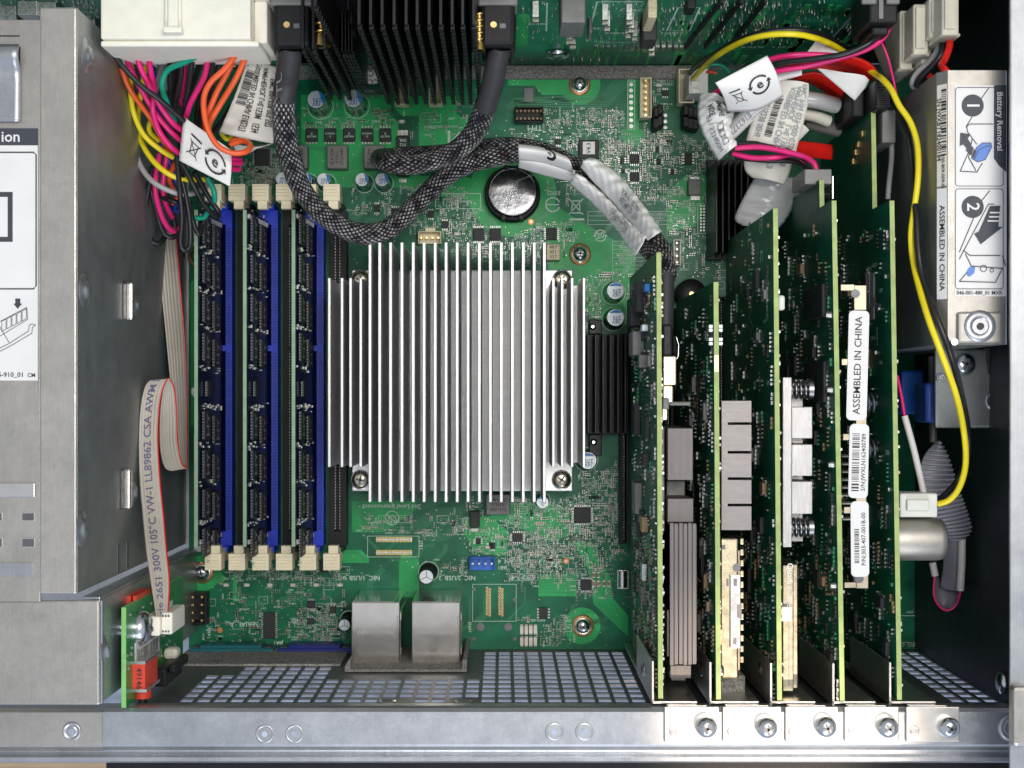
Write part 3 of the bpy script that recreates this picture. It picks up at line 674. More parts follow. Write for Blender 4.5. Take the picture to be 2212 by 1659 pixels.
# ---- parts soldered to the motherboard
sk = []                                                            # white printing on the board
AV = []                                                            # occupied pixel rectangles
def w2(u, v, z=.009): p = P(u, v, z); return (p.x, p.y)
def st(t, u, v, px, rot=180, mat='silk'): x, y = w2(u, v); d_txt(sk, t, x, y, px/100, rot, mat)
def sl_(pts, w=1.0): d_line(sk, [w2(*p) for p in pts], w/100, 'silk')
def sbox(u0, v0, u1, v1, w=1.0): sl_([(u0, v0), (u1, v0), (u1, v1), (u0, v1), (u0, v0)], w)
def ecap(u, v, rpx, h, blue=True, txt=('270', '16V'), name='electrolytic_capacitor', rot=None, sleeve=False):
    c = P(u, v, h); R_ = L(rpx, h); o = MB('capcan' if not sleeve else 'black')
    o.lathe((c.x, c.y, 0), [(R_*1.16, 0), (R_*1.16, .06), (R_*1.0, .08), (R_*1.0, h-.07), (R_*.97, h-.02), (R_*.9, h)], n=28)
    root = o.build(name, MBD)
    q = MB('captop'); q.cyl((c.x, c.y, h+.001), (c.x, c.y, h+.006), R_*.88, n=28)
    d = []
    if blue:
        a = [(R_*.88*math.cos(math.radians(t)), R_*.88*math.sin(math.radians(t))) for t in range(35, 146, 10)]
        if rot is not None: ca, sa = math.cos(math.radians(rot)), math.sin(math.radians(rot)); a = [(x*ca-y*sa, x*sa+y*ca) for x, y in a]
        d_poly(d, a, 'capblue'); d_txt(d, txt[0], R_*.12, -R_*.02, R_*.62, 180, 'capink'); d_txt(d, txt[1], R_*.05, -R_*.46, R_*.55, 180, 'capink')
    elif sleeve:
        for t in (90, 210, 330): d_line(d, [(0, 0), (R_*.8*math.cos(math.radians(t)), R_*.8*math.sin(math.radians(t)))], R_*.1, 'chip_grey')
    if d: q.map2(d, lambda x, y: (c.x+x, c.y+y, h+.010))
    q.build('printed_top', root)
    d_arc(sk, c.x, c.y, R_*1.35, .012, 0, 360, 'silk', 32)
    s = D/(D-0); bu, bv = CX+c.x*100, CY-c.y*100; AV.append((bu-rpx*1.3, bv-rpx*1.3, bu+rpx*1.3, bv+rpx*1.3)); AV.append((u-rpx, v-rpx, u+rpx, v+rpx))
for u, v, rot in ((683, 215, -70), (763, 213, -75)): ecap(u, v, 21, .72, rot=rot)
for u, v in ((1330, 628), (1330, 686), (1270, 995)): ecap(u, v, 19.5, .62)
for u, v in ((610, 386), (660, 387), (699, 388), (782, 388), (825, 388)): ecap(u, v, 15.5, .52, txt=('560', '2.5V'), rot=-75)
ecap(427, 846, 15.5, .5, txt=('560', '2.5V')); ecap(1172, 1085, 14, .5, txt=('100', '16'))
ecap(921, 1246, 16.5, .9, blue=False, sleeve=True); ecap(744, 1350, 13.5, .8, blue=False, sleeve=True)
ecap(1264, 1220, .1, .01, blue=False) if False else None
def block(name, u0, v0, u1, v1, h, mat, text=None, ts=9, trot=90, leads=0, bevel=.02, tmat='silk', side='h'):
    o = MB(mat); o.pb(u0, v0, u1, v1, .01, h); root = o.build(name, MBD, bevel=bevel); AV.append((u0-3, v0-3, u1+3, v1+3))
    if text:
        d = []; n = len(text)
        for k, t in enumerate(text):
            off = (k-(n-1)/2)*ts*1.05; uu = (u0+u1)/2+(off if trot in (90, -90) else 0); vv = (v0+v1)/2+(off if trot in (0,) else -off if trot == 180 else 0)
            p = P(uu, vv, h); d_txt(d, t, p.x, p.y, L(ts, h), trot, tmat)
        MB(tmat).map2(d, lambda x, y: (x, y, h+.004)).build('marking', root)
    if leads:
        q = MB('solder')
        for k in range(leads):
            f = (k+.5)/leads
            if side in ('h', 'a'):
                v = v0+(v1-v0)*f; w = (v1-v0)/leads*.5
                for a_, b_ in ((u0-5, u0-.5), (u1+.5, u1+5)): q.pb(a_, v-w/2, b_, v+w/2, .008, .03)
            if side in ('v', 'a'):
                u = u0+(u1-u0)*f; w = (u1-u0)/leads*.5
                for a_, b_ in ((v0-5, v0-.5), (v1+.5, v1+5)): q.pb(u-w/2, a_, u+w/2, b_, .008, .03)
        q.build('lead', root)
    return root
IT = ['SL4130A', 'R30LU', 'ITG1449']
for u0 in (620, 706, 786): block('inductor', u0, 313, u0+44, 364, .32, 'chip_grey', IT, 10, 90, tmat='ink')
block('inductor', 1050, 1068, 1102, 1112, .34, 'chip_grey', IT, 10, 180, tmat='ink'); AV.append((1045, 1060, 1110, 1120))
block('inductor', 1030, 299, 1063, 332, .25, 'chip_grey', ['4R7'], 12, 180, tmat='ink'); block('inductor', 1180, 527, 1210, 562, .25, 'tan_l', ['4R7', '451', 'V17'], 10, 0, tmat='ink')
for k, u0 in enumerate((660, 700, 741, 780, 819)): block('power_transistor', u0, 277, u0+26, 306, .08, 'chip', ['HAL507', 'D'] if k % 2 == 0 else ['D', 'HAA510'], 6, 180, 4, side='v')
block('polymer_capacitor', 856, 293, 884, 322, .2, 'chip', ['F12', 'I34L'], 9, 180); block('polymer_capacitor', 856, 330, 884, 380, .2, 'chip')
for u0, v0, u1, v1 in ((859, 281, 881, 292), (862, 386, 878, 394), (1490, 382, 1510, 387), (1492, 422, 1512, 432), (1018, 1142, 1032, 1148)): MB('solder').pb(u0, v0, u1, v1, .008, .06).build('solder_pad', MBD)
block('polymer_capacitor', 1487, 387, 1515, 421, .22, 'chip_grey'); block('polymer_capacitor', 1015, 1104, 1036, 1140, .22, 'chip')
vc = block('control_chip', 1250, 302, 1294, 343, .08, 'chip')
q = MB('label'); q.pb(1259, 306, 1285, 333, .082, .088); d = []; p = P(1272, 320, .09); d_txt(d, 'V4.3', p.x, p.y, .13, 90, 'ink'); q.map2(d, lambda x, y: (x, y, .092)); q.build('version_sticker', vc)
CHP = [(1360, 333, 1381, 353, 5, 'a'), (1361, 372, 1381, 392, 5, 'a'), (1479, 330, 1495, 355, 4, 'h'), (1430, 195, 1444, 207, 3, 'v'), (1180, 492, 1203, 518, 6, 'h'), (1022, 493, 1045, 520, 6, 'v'), (1058, 493, 1082, 520, 6, 'v'),
       (690, 1213, 709, 1236, 4, 'h'), (1107, 1152, 1129, 1170, 5, 'a'), (1165, 1313, 1183, 1337, 4, 'h'), (1240, 1096, 1276, 1130, 9, 'a'), (569, 1323, 594, 1379, 12, 'h'), (664, 1298, 680, 1314, 4, 'v'),
       (664, 1336, 678, 1349, 3, 'v'), (712, 1310, 725, 1325, 2, 'v'), (924, 455, 937, 470, 3, 'v'), (954, 478, 968, 493, 3, 'v'), (808, 442, 820, 458, 3, 'v'), (845, 450, 868, 463, 5, 'a'), (1397, 205, 1400, 207, 2, 'v'),
       (1340, 340, 1348, 353, 3, 'h'), (1342, 365, 1350, 373, 2, 'h'), (1416, 316, 1424, 328, 3, 'h'), (1449, 364, 1456, 376, 3, 'h'), (1418, 343, 1428, 354, 3, 'h'), (550, 322, 582, 358, 10, 'a'), (1200, 300, 1212, 312, 3, 'v'),
       (1254, 1252, 1278, 1275, 6, 'a'), (1000, 1224, 1004, 1228, 1, 'v'), (1028, 1163, 1038, 1176, 3, 'h'), (1056, 1172, 1064, 1184, 2, 'h'), (1060, 1172, 1070, 1186, 2, 'v'), (712, 1190, 722, 1200, 3, 'v'), (770, 1110, 776, 1116, 2, 'v'), (561, 1213, 572, 1223, 3, 'v')]
for u0, v0, u1, v1, nl, sd in CHP:
    if u1-u0 > 6: block('chip', u0, v0, u1, v1, .07, 'chip', None, leads=nl, side=sd, bevel=.01)
# connectors -------------------------------------------------
def conn(name, u0, v0, u1, v1, h, mat, wall=3, pins=None, pm_='gold', label=None, floor=.12, gap=None):
    """open-topped box connector: four walls, a floor and pins"""
    o = MB(mat); o.pb(u0, v0, u1, v1, .01, floor)
    a, c = P(u0, v1, h), P(u1, v0, h); w = L(wall, h)
    o.box(a.x, a.y, a.x+w, c.y, floor+.001, h); o.box(c.x-w, a.y, c.x, c.y, floor+.001, h)
    if gap != 'v0': o.box(a.x+w, c.y-w, c.x-w, c.y, floor+.001, h)
    if gap != 'v1': o.box(a.x+w, a.y, c.x-w, a.y+w, floor+.001, h)
    root = o.build(name, MBD, bevel=.012, label=label); AV.append((u0-4, v0-4, u1+4, v1+4))
    if pins:
        for i in range(pins[0]):
            for j in range(pins[1]):
                x = a.x+(c.x-a.x)*(i+.5)/pins[0]; y = a.y+(c.y-a.y)*(j+.5)/pins[1]; MB(pm_).box(x-.022, y-.022, x+.022, y+.022, floor, h*.9).build('contact_pin', root)
    return root
conn('fan_connector', 1014, 1204, 1069, 1232, .38, 'blue_conn', 3, (4, 1), 'solder', 'blue four pin connector', gap='v1')
conn('pin_connector', 903, 499, 953, 527, .38, 'ivory', 2.5, (4, 1), 'gold', 'cream four pin connector above the silver heatsink', gap='v1')
MB('ivory').pb(918, 492, 940, 500, .01, .36).build('key_rib', MBD, bevel=.01)
conn('pin_connector', 1383, 167, 1408, 254, .42, 'ivory', 3, (1, 7), 'gold', 'tall cream seven pin connector')
conn('pin_connector', 1455, 517, 1471, 573, .5, 'cream', 2.5, (1, 4), 'solder')
conn('module_socket', 1112, 230, 1174, 264, .3, 'black', 3.5, (7, 2), 'tan')
conn('pin_header', 405, 1282, 445, 1350, .5, 'black', 5, (2, 4), 'gold', 'black pin header at the left edge')
for u0, v0, u1, v1 in ((853, 130, 882, 226), (926, 130, 956, 226)): conn('fan_connector', u0, v0+20, u1, v1, .42, 'ivory', 3, (2, 3), 'gold', 'cream connector partly under the black heatsink fins')
q = conn('power_socket', 1466, 148, 1500, 222, .55, 'ivory', 3); AV.append((1460, 140, 1560, 300))
o = MB('white_pl'); o.pb(1488, 147, 1530, 202, .3, 1.1); o.build('plug_shell', q, bevel=.02)
for u in (1490, ):
    for v in (152, 174, 190): MB('cream').pb(u+3, v, u+22, v+11, 1.1, 1.14).build('cell_grille', q, bevel=.02)
# header block beside it
o = MB('silk'); 
for k in range(8): st('', 0, 0, 1) if False else None
sbox(1356, 176, 1371, 279, 1.3)
vh = MB('solder')
for k in range(8): c = P(1363, 183+k*12.9, .01); vh.cyl(c, c+Vector((0, 0, .03)), .045, n=12)
for k in range(3): c = P(1437, 250+k*13, .01); vh.cyl(c, c+Vector((0, 0, .03)), .04, n=10)
for k in range(9):
    for j in range(4): c = P(1514+j*6.5, 445+k*6.6, .01); vh.cyl(c, c+Vector((0, 0, .02)), .022, n=8)
vh.build('hole_pattern', MBD)
sbox(1507, 440, 1540, 504); AV += [(1350, 160, 1380, 285), (1505, 438, 1545, 506), (1428, 244, 1445, 282)]
for u0, v0 in ((1411, 230), (1420, 225), (1476, 226), (1486, 230), (1496, 232)):
    o = MB('black'); o.pb(u0, v0, u0+13, v0+22, .01, .55); o.pb(u0-1, v0+24, u0+14, v0+48, .01, .4); o.build('jumper_block', MBD, bevel=.03); AV.append((u0, v0, u0+14, v0+50))
# coin battery holder
c = P(1107, 418, .28); o = MB('black'); o.lathe((c.x, c.y, 0), [(.60, 0), (.60, .26), (.57, .30), (.545, .30), (.54, .18)], n=48)
hold = o.build('battery_holder', MBD); AV.append((1040, 350, 1175, 485))
for a_ in (75, 105, 250, 290): t = math.radians(a_); MB('black').obox((c.x+.56*math.cos(t), c.y+.56*math.sin(t), .2), (.05, 0, 0), (0, .05, 0), (0, 0, .19)).build('clip', hold, bevel=.01)
# mosfet and crystal
o = MB('gold_cage'); o.grid(lambda s, t: (0, 0, 0), 1, 1) if False else None
p0, p1 = P(1337, 1278, .18), P(1355, 1226, .18)
pts = [(p0.x+.09, p0.y+.1), (p0.x+.09, p1.y-.1)]
o = MB('steel_bright'); o.tube([(p0.x+.09, p0.y+.08, .1), (p0.x+.09, p1.y-.08, .1)], .1, 14); o.pb(1334, 1232, 1358, 1272, .01, .06); o.build('crystal_can', MBD); AV.append((1328, 1215, 1362, 1285))
o = MB('gold')                                                      # empty pad rows
for v0 in (1160, 1188):
    for k in range(26): o.pb(813+k*3, v0, 814.7+k*3, v0+11, .008, .02)
    o.mat('solder'); o.pb(812, v0+4, 890, v0+7, .02, .05); o.mat('gold')
o.build('pad_pattern', MBD); sbox(794, 1158, 905, 1203); AV.append((794, 1152, 906, 1206))
# small red/cream indicator lamps
for (u, v) in ((488, 1264), (533, 1264), (583, 1264), (633, 1264), (683, 1264), (734, 1264), (868, 262), (1424, 184), (988, 505), (1054, 1182)):
    o = MB('solder'); o.pb(u-7, v-3.5, u-4.5, v+3.5, .008, .06); o.pb(u+4.5, v-3.5, u+7, v+3.5, .008, .06); o.mat('led'); o.pb(u-4.5, v-3.5, u+4.5, v+3.5, .01, .07); o.build('indicator_lamp', MBD, bevel=.008); AV.append((u-9, v-5, u+9, v+5))
for k in range(4):
    for v in (1360, 1386): o = MB('led'); o.pb(1123+k*9.8, v-8, 1131+k*9.8, v+8, .01, .09); o.mat('solder'); o.pb(1123+k*9.8, v-11, 1131+k*9.8, v-8, .01, .07); o.pb(1123+k*9.8, v+8, 1131+k*9.8, v+11, .01, .07); o.build('indicator_lamp', MBD, bevel=.008)
AV.append((1118, 1345, 1165, 1402))
for k, (u, v) in enumerate(((1283, 1242), (1293, 1242), (1283, 1261), (1293, 1261), (1305, 1261), (1316, 1261), (1278, 1495))):
    if v > 1400: continue
    o = MB('tan'); o.pb(u-3, v-4, u+3, v+4, .01, .08); o.mat('solder'); o.pb(u-3, v-6.5, u+3, v-4, .01, .085); o.pb(u-3, v+4, u+3, v+6.5, .01, .085); o.build('ceramic_capacitor', MBD)
for (u, v) in ((1223, 1212), (1147, 479), (475, 1361)):
    c = P(u, v, .01); o = MB('orange_dot'); o.cyl(c, c+Vector((0, 0, .006)), .062, n=20); o.mat('solder'); o.cyl(c+Vector((0, 0, .006)), c+Vector((0, 0, .02)), .03, n=14); o.build('test_point', MBD); AV.append((u-9, v-9, u+9, v+9))
# cutout under the metal clip, plated slots of the missing third port
o = MB('screw_dark'); o.pb(1132, 190, 1152, 220, .004, .012); o.build('board_slot', MBD, bevel=.004)
o = MB('gold')
for k in range(10):
    for s_ in (0, 1): 
        for g in (0, 1): c = P(1052+g*27+(s_*6), 1270+k*6.2+s_*3, .01); o.cyl(c, c+Vector((0, 0, .012)), .027, n=10)
o.build('hole_pattern', MBD)
o = MB('screw_dark')
for k in range(10):
    for s_ in (0, 1):
        for g in (0, 1): c = P(1052+g*27+(s_*6), 1270+k*6.2+s_*3, .0225); o.cyl(c, c+Vector((0, 0, .002)), .016, n=8)
for (u, v, r_) in ((1038, 1354, .085), (1098, 1354, .085), (1024, 1273, .04), (1112, 1295, .04), (1024, 1380, .04), (1112, 1380, .04)):
    c = P(u, v, .008); o.cyl(c, c+Vector((0, 0, .006)), r_, n=18)
o.build('hole_pattern', MBD); sbox(1021, 1262, 1115, 1342); AV.append((1018, 1258, 1118, 1400))
# memory slots
XS = [-5.955+.487*k for k in range(6)]
for k, x in enumerate(XS):
    m = 'blue_slot' if k % 2 == 0 else 'black'; o = MB(m); y0, y1 = -3.12, 4.02
    o.box(x-.19, y0, x-.055, y1, .01, .42); o.box(x+.055, y0, x+.19, y1, .01, .42); o.box(x-.055, y0, x+.055, y1, .01, .18)
    o.box(x-.055, y0, x+.055, y0+.3, .181, .42); o.box(x-.055, y1-.3, x+.055, y1, .181, .42); o.box(x-.055, 1.02, x+.055, 1.14, .181, .42)
    o.box(x-.14, y0-.12, x+.14, y0, .01, .62); o.box(x-.14, y1, x+.14, y1+.12, .01, .62)
    root = o.build('memory_slot', MBD, label=('blue' if k % 2 == 0 else 'black')+' memory slot')
    q = MB('black' if m == 'black' else 'navy_conn'); yy = y0+.34
    while yy < y1-.36:
        if not 1.0 < yy < 1.16: q.box(x-.16, yy, x-.08, yy+.034, .421, .426); q.box(x+.08, yy, x+.16, yy+.034, .421, .426)
        yy += .062
    q.mat('solder'); yy = y0+.35
    if m == 'black':
        while yy < y1-.36: q.box(x-.055, yy, x-.04, yy+.03, .2, .40); q.box(x+.04, yy, x+.055, yy+.03, .2, .40); yy += .062
    q.build('contact_pattern', root)
    for s_, ye in ((-1, y0), (1, y1)):
        l = MB('ivory'); l.box(x-.17, ye+s_*.06, x+.17, ye+s_*.40, 1.10, 1.46); l.box(x-.10, ye+s_*.02, x+.10, ye+s_*.30, .3, 1.10)
        l.box(x-.07, ye-s_*.10, x+.13, ye+s_*.06, 1.2, 1.40)
        for j in range(4): yy = ye+s_*(.14+.065*j); l.box(x-.165, yy, x+.12, yy+.012, 1.46, 1.475)
        l.build('latch', root, bevel=.02)
AV.append((430, 400, 760, 1225))
# rear ports
for k, (u0, u1) in enumerate(((759, 863), (889, 994))):
    zt = 1.85; a, c = P(u0, 1438, zt), P(u1, 1301, zt)
    o = MB('port'); o.box(a.x, a.y, c.x, c.y, .02, zt); root = o.build('network_port', MBD, bevel=.02, label='shiny metal double port housing, '+('left' if k == 0 else 'right')+' one')
    f = MB('port'); f.box(c.x+.001, a.y+.05, c.x+.02, c.y-.2, .3, zt-.08); f.build('side_spring', root, bevel=.008)
    sm_ = MB('screw_dark'); sm_.box(c.x-.05, a.y+.02, c.x-.042, c.y-.28, zt+.0005, zt+.003); sm_.box(c.x-.05, c.y-.288, c.x-.005, c.y-.28, zt+.0005, zt+.003); sm_.box(a.x+.012, a.y+.02, a.x+.018, c.y-.3, zt+.0005, zt+.003); sm_.build('folded_seam', root)
    for k_ in range(2): MB('port').box(c.x+.001, c.y-.38-k_*.7, c.x+.035, c.y-.24-k_*.7, zt-.5, zt-.06).build('side_tab', root, bevel=.01)
    g = MB('port'); g.box(a.x+.02, c.y-.005, c.x-.12, c.y+.012, .1, zt-.03); g.build('rear_flap', root, bevel=.01)
    d = []; x = (a.x+c.x)/2; y = P(0, 1365, zt).y; d_txt(d, 'FOXCONN', x, y, .125, 180, 'steel_bright', 1.15)
    MB('steel_bright').map2(d, lambda x, y: (x, y, zt+.004)).build('embossed_text', root)
    AV.append((u0-10, 1240, u1+10, 1405))
for nm, m, u0, u1, lab in (('serial_connector', 'teal_conn', 410, 590, 'teal'), ('video_connector', 'navy_conn', 600, 760, 'navy blue')):
    o = MB(m); o.pb(u0, 1401, u1, 1414, .1, .62); o.pb(u0+22, 1394, u1-25, 1402, .1, .60); root = o.build(nm, MBD, bevel=.02, label=lab+' connector body at the rear edge')
    q = MB('steel_dark'); q.pb(u0+4, 1398, u0+20, 1406, .1, .50); q.pb(u1-22, 1398, u1-4, 1406, .1, .50); q.build('mounting_tab', root, bevel=.01); AV.append((u0-4, 1385, u1+4, 1420))
# expansion sockets under the cards
for k, (u, v0, v1) in enumerate(((1349, 720, 1175), (1445, 640, 1175), (1560, 640, 1175), (1640, 640, 1175), (1770, 640, 1175))):
    o = MB('black'); a = P(u-9, v1, .5); c = P(u+11, v0, .5); o.box(a.x, a.y, a.x+.07, c.y, .01, .5); o.box(c.x-.07, a.y, c.x, c.y, .01, .5); o.box(a.x+.07, a.y, c.x-.07, c.y, .01, .28); root = o.build('expansion_slot', MBD, bevel=.01)
    q = MB('solder'); y = a.y+.1
    while y < c.y-.1: q.box(a.x+.07, y, a.x+.085, y+.02, .3, .47); y += .06
    q.build('contact_pattern', root)
AV.append((1335, 705, 1372, 1180)); AV.append((1270, 690, 1372, 950))
# round buzzer
c = P(1494, 635, .45); o = MB('black'); o.lathe((c.x, c.y, 0), [(.33, 0), (.33, .38), (.31, .42), (.06, .42)], n=36); root = o.build('buzzer', MBD)
MB('gold').cyl(c, c+Vector((0, 0, .01)), .05, n=14).build('vent', root); AV.append((1450, 600, 1540, 690))
MB('black').pb(1402, 480, 1444, 600, .01, .4).build('chip', MBD, bevel=.02) if False else None
# printing ------------------------------------------------------------------
st('TPM', 1155, 276, 17); st('J5J1', 1179, 242, 10, -90); st('J4J4', 1395, 163, 10); st('J4J3', 1362, 170, 10)
st('SERIAL_A', 527, 1348, 15); st('VGA', 645, 1344, 14); st('J9A1', 451, 1370, 10, -90); st('J9A2', 510, 1388, 11); st('J8A1', 601, 1388, 11); st('DIAG LED', 1162, 1340, 7)
st('NIC_1/USB_0-1', 775, 1248, 14); st('NIC_2/USB_2-', 985, 1248, 14); st('NIC_3-4', 1130, 1247, 14); st('SYS_FAN_4', 1110, 1212, 14); st('J6B1', 1085, 1226, 11); st('J7B1', 909, 1178, 11, -90)
st('2nd Level Interconnect', 846, 1094, 13.5); d_arc(sk, *w2(847, 1119), .15, .014, 0, 360, 'silk', 30); st('Pb', 847, 1119, 17); sl_([(835, 1110), (859, 1128)], 1.3)
st('MAIN PWR', 417, 520, 11, -90); st('Rework Label', 995, 436, 9); sbox(941, 418, 1038, 451, 1.2); st('E139761', 1125, 511, 9); st('KCC-REM-CPU-S1400FP', 953, 273, 7, 180)
st('STOR_UPG_KEY', 1474, 535, 9.5, -90); st('J3J5', 1480, 298, 9, -90); st('J3J4', 1497, 308, 9, -90); st('J3J3', 1513, 320, 9, -90); st('33025', 1196, 417, 12)
st('MAC1', 798, 197, 8); st('CPU FAN', 965, 541, 10); st('JA6A1', 1015, 1355, 9, -90); st('MFG_C', 1965, 1392, 12); st('J1A1', 1965, 1322, 8)
st('UL', 1117, 530, 22, 0); d_recycle(sk, *w2(1297, 509), .12, '20', 'silk', 10); d_arc(sk, *w2(1194, 442), .15, .03, 20, 340, 'silk', 26); sl_([(1180, 442), (1208, 442)], 3); d_bin(sk, *w2(1244, 447), .26, 'silk', 180)
for k in range(3): d_arc(sk, *w2(918, 355), .08+.15*k, .055, -8, 90, 'silk')
sl_([(970, 282), (970, 330)], 6); sl_([(978, 305), (995, 286)], 6)
d_arc(sk, *w2(1464, 681), .1, .035, 50, 310, 'silk'); d_arc(sk, *w2(1447, 681), .1, .035, 50, 310, 'silk'); sl_([(1440, 681), (1452, 681)], 3)
d_arc(sk, *w2(1446, 610), .09, .03, 0, 330, 'silk')
sbox(1932, 1330, 1985, 1388, 1.2)
T1 = [('2+3RECOVER BIOS', 1410, 462), ('1+2NORMAL OPERATION', 1395, 471), ('J3J4  BIOS RECOVERY', 1390, 480), ('PASSWORD CLR', 1345, 480), ('NORMAL', 1335, 471)]
for t, u, v in T1: st(t, u, v, 7.2)
for v in (457, 466.5, 476, 485): sl_([(1270, v), (1452, v)], .9)
sl_([(1270, 457), (1270, 485)]); sl_([(1452, 457), (1452, 485)])
for k, t in enumerate(('UPDATE', 'NORMAL', 'MODE', 'OPERATION', 'ATE JUMPER', 'JUMPERS', 'RST', 'RST')):
    st(t, 1355-(k % 2)*4, 525+k*8.6, 7.2); sl_([(1323, 530+k*8.6), (1390, 530+k*8.6)], .8)
sl_([(1323, 521), (1323, 590)]); sl_([(1323, 521), (1390, 521)])
for k, t in enumerate(('A1_FLT', 'A2_FLT', 'B1_FLT', 'B2_FLT', 'C1_FLT', 'C2_FLT')): st(t, 494+k*49, 1250, 7)
for k, t in enumerate(('DIMM_A1', 'DIMM_A2', 'DIMM_B1', 'DIMM_B2', 'DIMM_C1')): st(t, 586-24+k*39-40, 398, 9, -90)
for u, v in ((547, 407),): pass
# board serial label
q = MB('label'); q.pb(419, 940, 434, 1192, .008, .014); d = []; x, y = w2(427, 990); d_bar(d, w2(422, 0)[0], w2(0, 1052)[1], w2(430, 0)[0], w2(0, 950)[1], vert=True, seed=3)
x, y = w2(427, 1140); d_txt(d, 'PCFP51501048', x, y, .105, 90); q.map2(d, lambda x, y: (x, y, .018)); q.build('serial_label', MBD); AV.append((415, 935, 438, 1196))
# screws through the board: keep parts away
for u, v in ((1252, 183), (1253, 551), (1259, 1353), (437, 1237), (430, 553)): AV.append((u-28, v-28, u+28, v+28))
AV.append((745, 575, 1250, 1075))
# scattered small parts -----------------------------------------------------
RG = [(640, 232, 850, 275, 70), (870, 225, 1060, 300, 40), (1180, 235, 1350, 300, 120), (1180, 300, 1340, 360, 110), (1296, 300, 1440, 440, 190), (1390, 150, 1440, 330, 90), (1440, 285, 1560, 440, 150), (1100, 282, 1180, 320, 26),
      (895, 405, 1010, 520, 120), (1000, 455, 1100, 560, 90), (1130, 480, 1240, 560, 90), (1240, 590, 1365, 700, 90), (1228, 1005, 1335, 1160, 210), (1000, 1075, 1240, 1205, 330), (1090, 1160, 1240, 1260, 120), (1240, 1160, 1360, 1290, 90), (410, 1225, 760, 1265, 70),
      (440, 1270, 760, 1385, 130), (640, 1300, 756, 1385, 110), (940, 1215, 1012, 1240, 24), (780, 1110, 1000, 1160, 60), (535, 310, 650, 395, 90), (530, 360, 600, 400, 40), (760, 395, 900, 470, 60), (1120, 1330, 1240, 1395, 50), (1165, 1180, 1230, 1240, 40), (560, 1225, 740, 1250, 40), (1180, 360, 1240, 420, 20), (1445, 440, 1560, 620, 80),
      (1540, 1290, 1960, 1400, 40), (412, 300, 540, 400, 40)]
REF = ['C5J13', 'R5H1', 'R6J14', 'C6J1', 'R7G20', 'C7H2', 'R8J1', 'C7J3', 'R4H2', 'C4H13', 'R4H19', 'R5G8', 'C5G6', 'Q5H1', 'U4H1', 'R9A7', 'C9A10', 'D5A1', 'R5B14', 'C5B10', 'R5C23', 'EV8H1', 'R7B13', 'C6B14', 'Q6B2', 'R8B2', 'C8A1', 'R3H1', 'U7G4', 'C4C1', 'R4B28', 'R5SC8']
small = []; vias = MB('trace'); cnt = 0; tiny = MB('brown')
def free(u, v, m=0): return all(not (a-m < u < c+m and b_-m < v < d_+m) for a, b_, c, d_ in AV)
big = 0
for (u0, v0, u1, v1, n) in RG:
    k = 0; tries = 0
    while k < n*.8 and tries < n*6:
        tries += 1
        u = u0+r.random()*(u1-u0); v = v0+r.random()*(v1-v0); u = round(u/7)*7; v = round(v/5)*5
        if not free(u, v, 2): continue
        AV_ = None; k += 1; run = r.choice((1, 1, 2, 3, 4, 6)); vert = r.random() < .5
        wide = r.random() < .22
        for j in range(run):
            uu = u+(j*4.6 if not vert else 0); vv = v+(j*4.6 if vert else 0)
            if not free(uu, vv, 1): break
            L_, W_ = (5.2, 3.2) if wide else (3.3, 1.8)
            hx, hy = (W_/2, L_/2) if not vert else (L_/2, W_/2)
            body = r.choice(('tan', 'brown', 'brown', 'tan_l', 'tan')); h = .07 if wide else .04
            if wide and big < 95: o = MB(body)
            else: o = tiny.mat(body)
            o.pb(uu-hx*.55, vv-hy*.55, uu+hx*.55, vv+hy*.55, .01, h); o.mat('solder')
            if not vert: o.pb(uu-hx, vv-hy, uu+hx, vv-hy*.55, .008, h*.95); o.pb(uu-hx, vv+hy*.55, uu+hx, vv+hy, .008, h*.95)
            else: o.pb(uu-hx, vv-hy, uu-hx*.55, vv+hy, .008, h*.95); o.pb(uu+hx*.55, vv-hy, uu+hx, vv+hy, .008, h*.95)
            if wide and big < 95: o.build('ceramic_capacitor', MBD); big += 1
        if r.random() < .42: st(r.choice(REF), u+r.choice((-9, 9, 0)), v+r.choice((-6, 6)), r.choice((5, 5.5, 6)), r.choice((180, 180, -90, 90)))
        if r.random() < .10: sbox(u-8, v-6, u+8+run*3, v+9, .7)
    for q in range(int(n*1.3)):
        u = r.uniform(u0, u1); v = r.uniform(v0, v1)
        if free(u, v): c = P(u, v, .011); vias.mat('trace' if r.random() < .7 else 'solder').cyl(c, c+Vector((0, 0, .003)), .013, n=6, smooth=False)
o = tiny.build('small_components', MBD); o['kind'] = 'stuff'
for q in range(500):
    u = r.uniform(412, 1360); v = r.choice((r.uniform(155, 570), r.uniform(1080, 1400)))
    if free(u, v): c = P(u, v, .011); vias.cyl(c, c+Vector((0, 0, .003)), .012, n=6, smooth=False)
for q in range(14):
    c = P(1000+q*16, 166, .011); vias.mat('gold').cyl(c, c+Vector((0, 0, .003)), .02, n=8)
o = vias.build('vias', MBD); o['kind'] = 'stuff'
MB('silk').map2(sk, lambda x, y: (x, y, .0115)).build('silkscreen_marking', MBD)
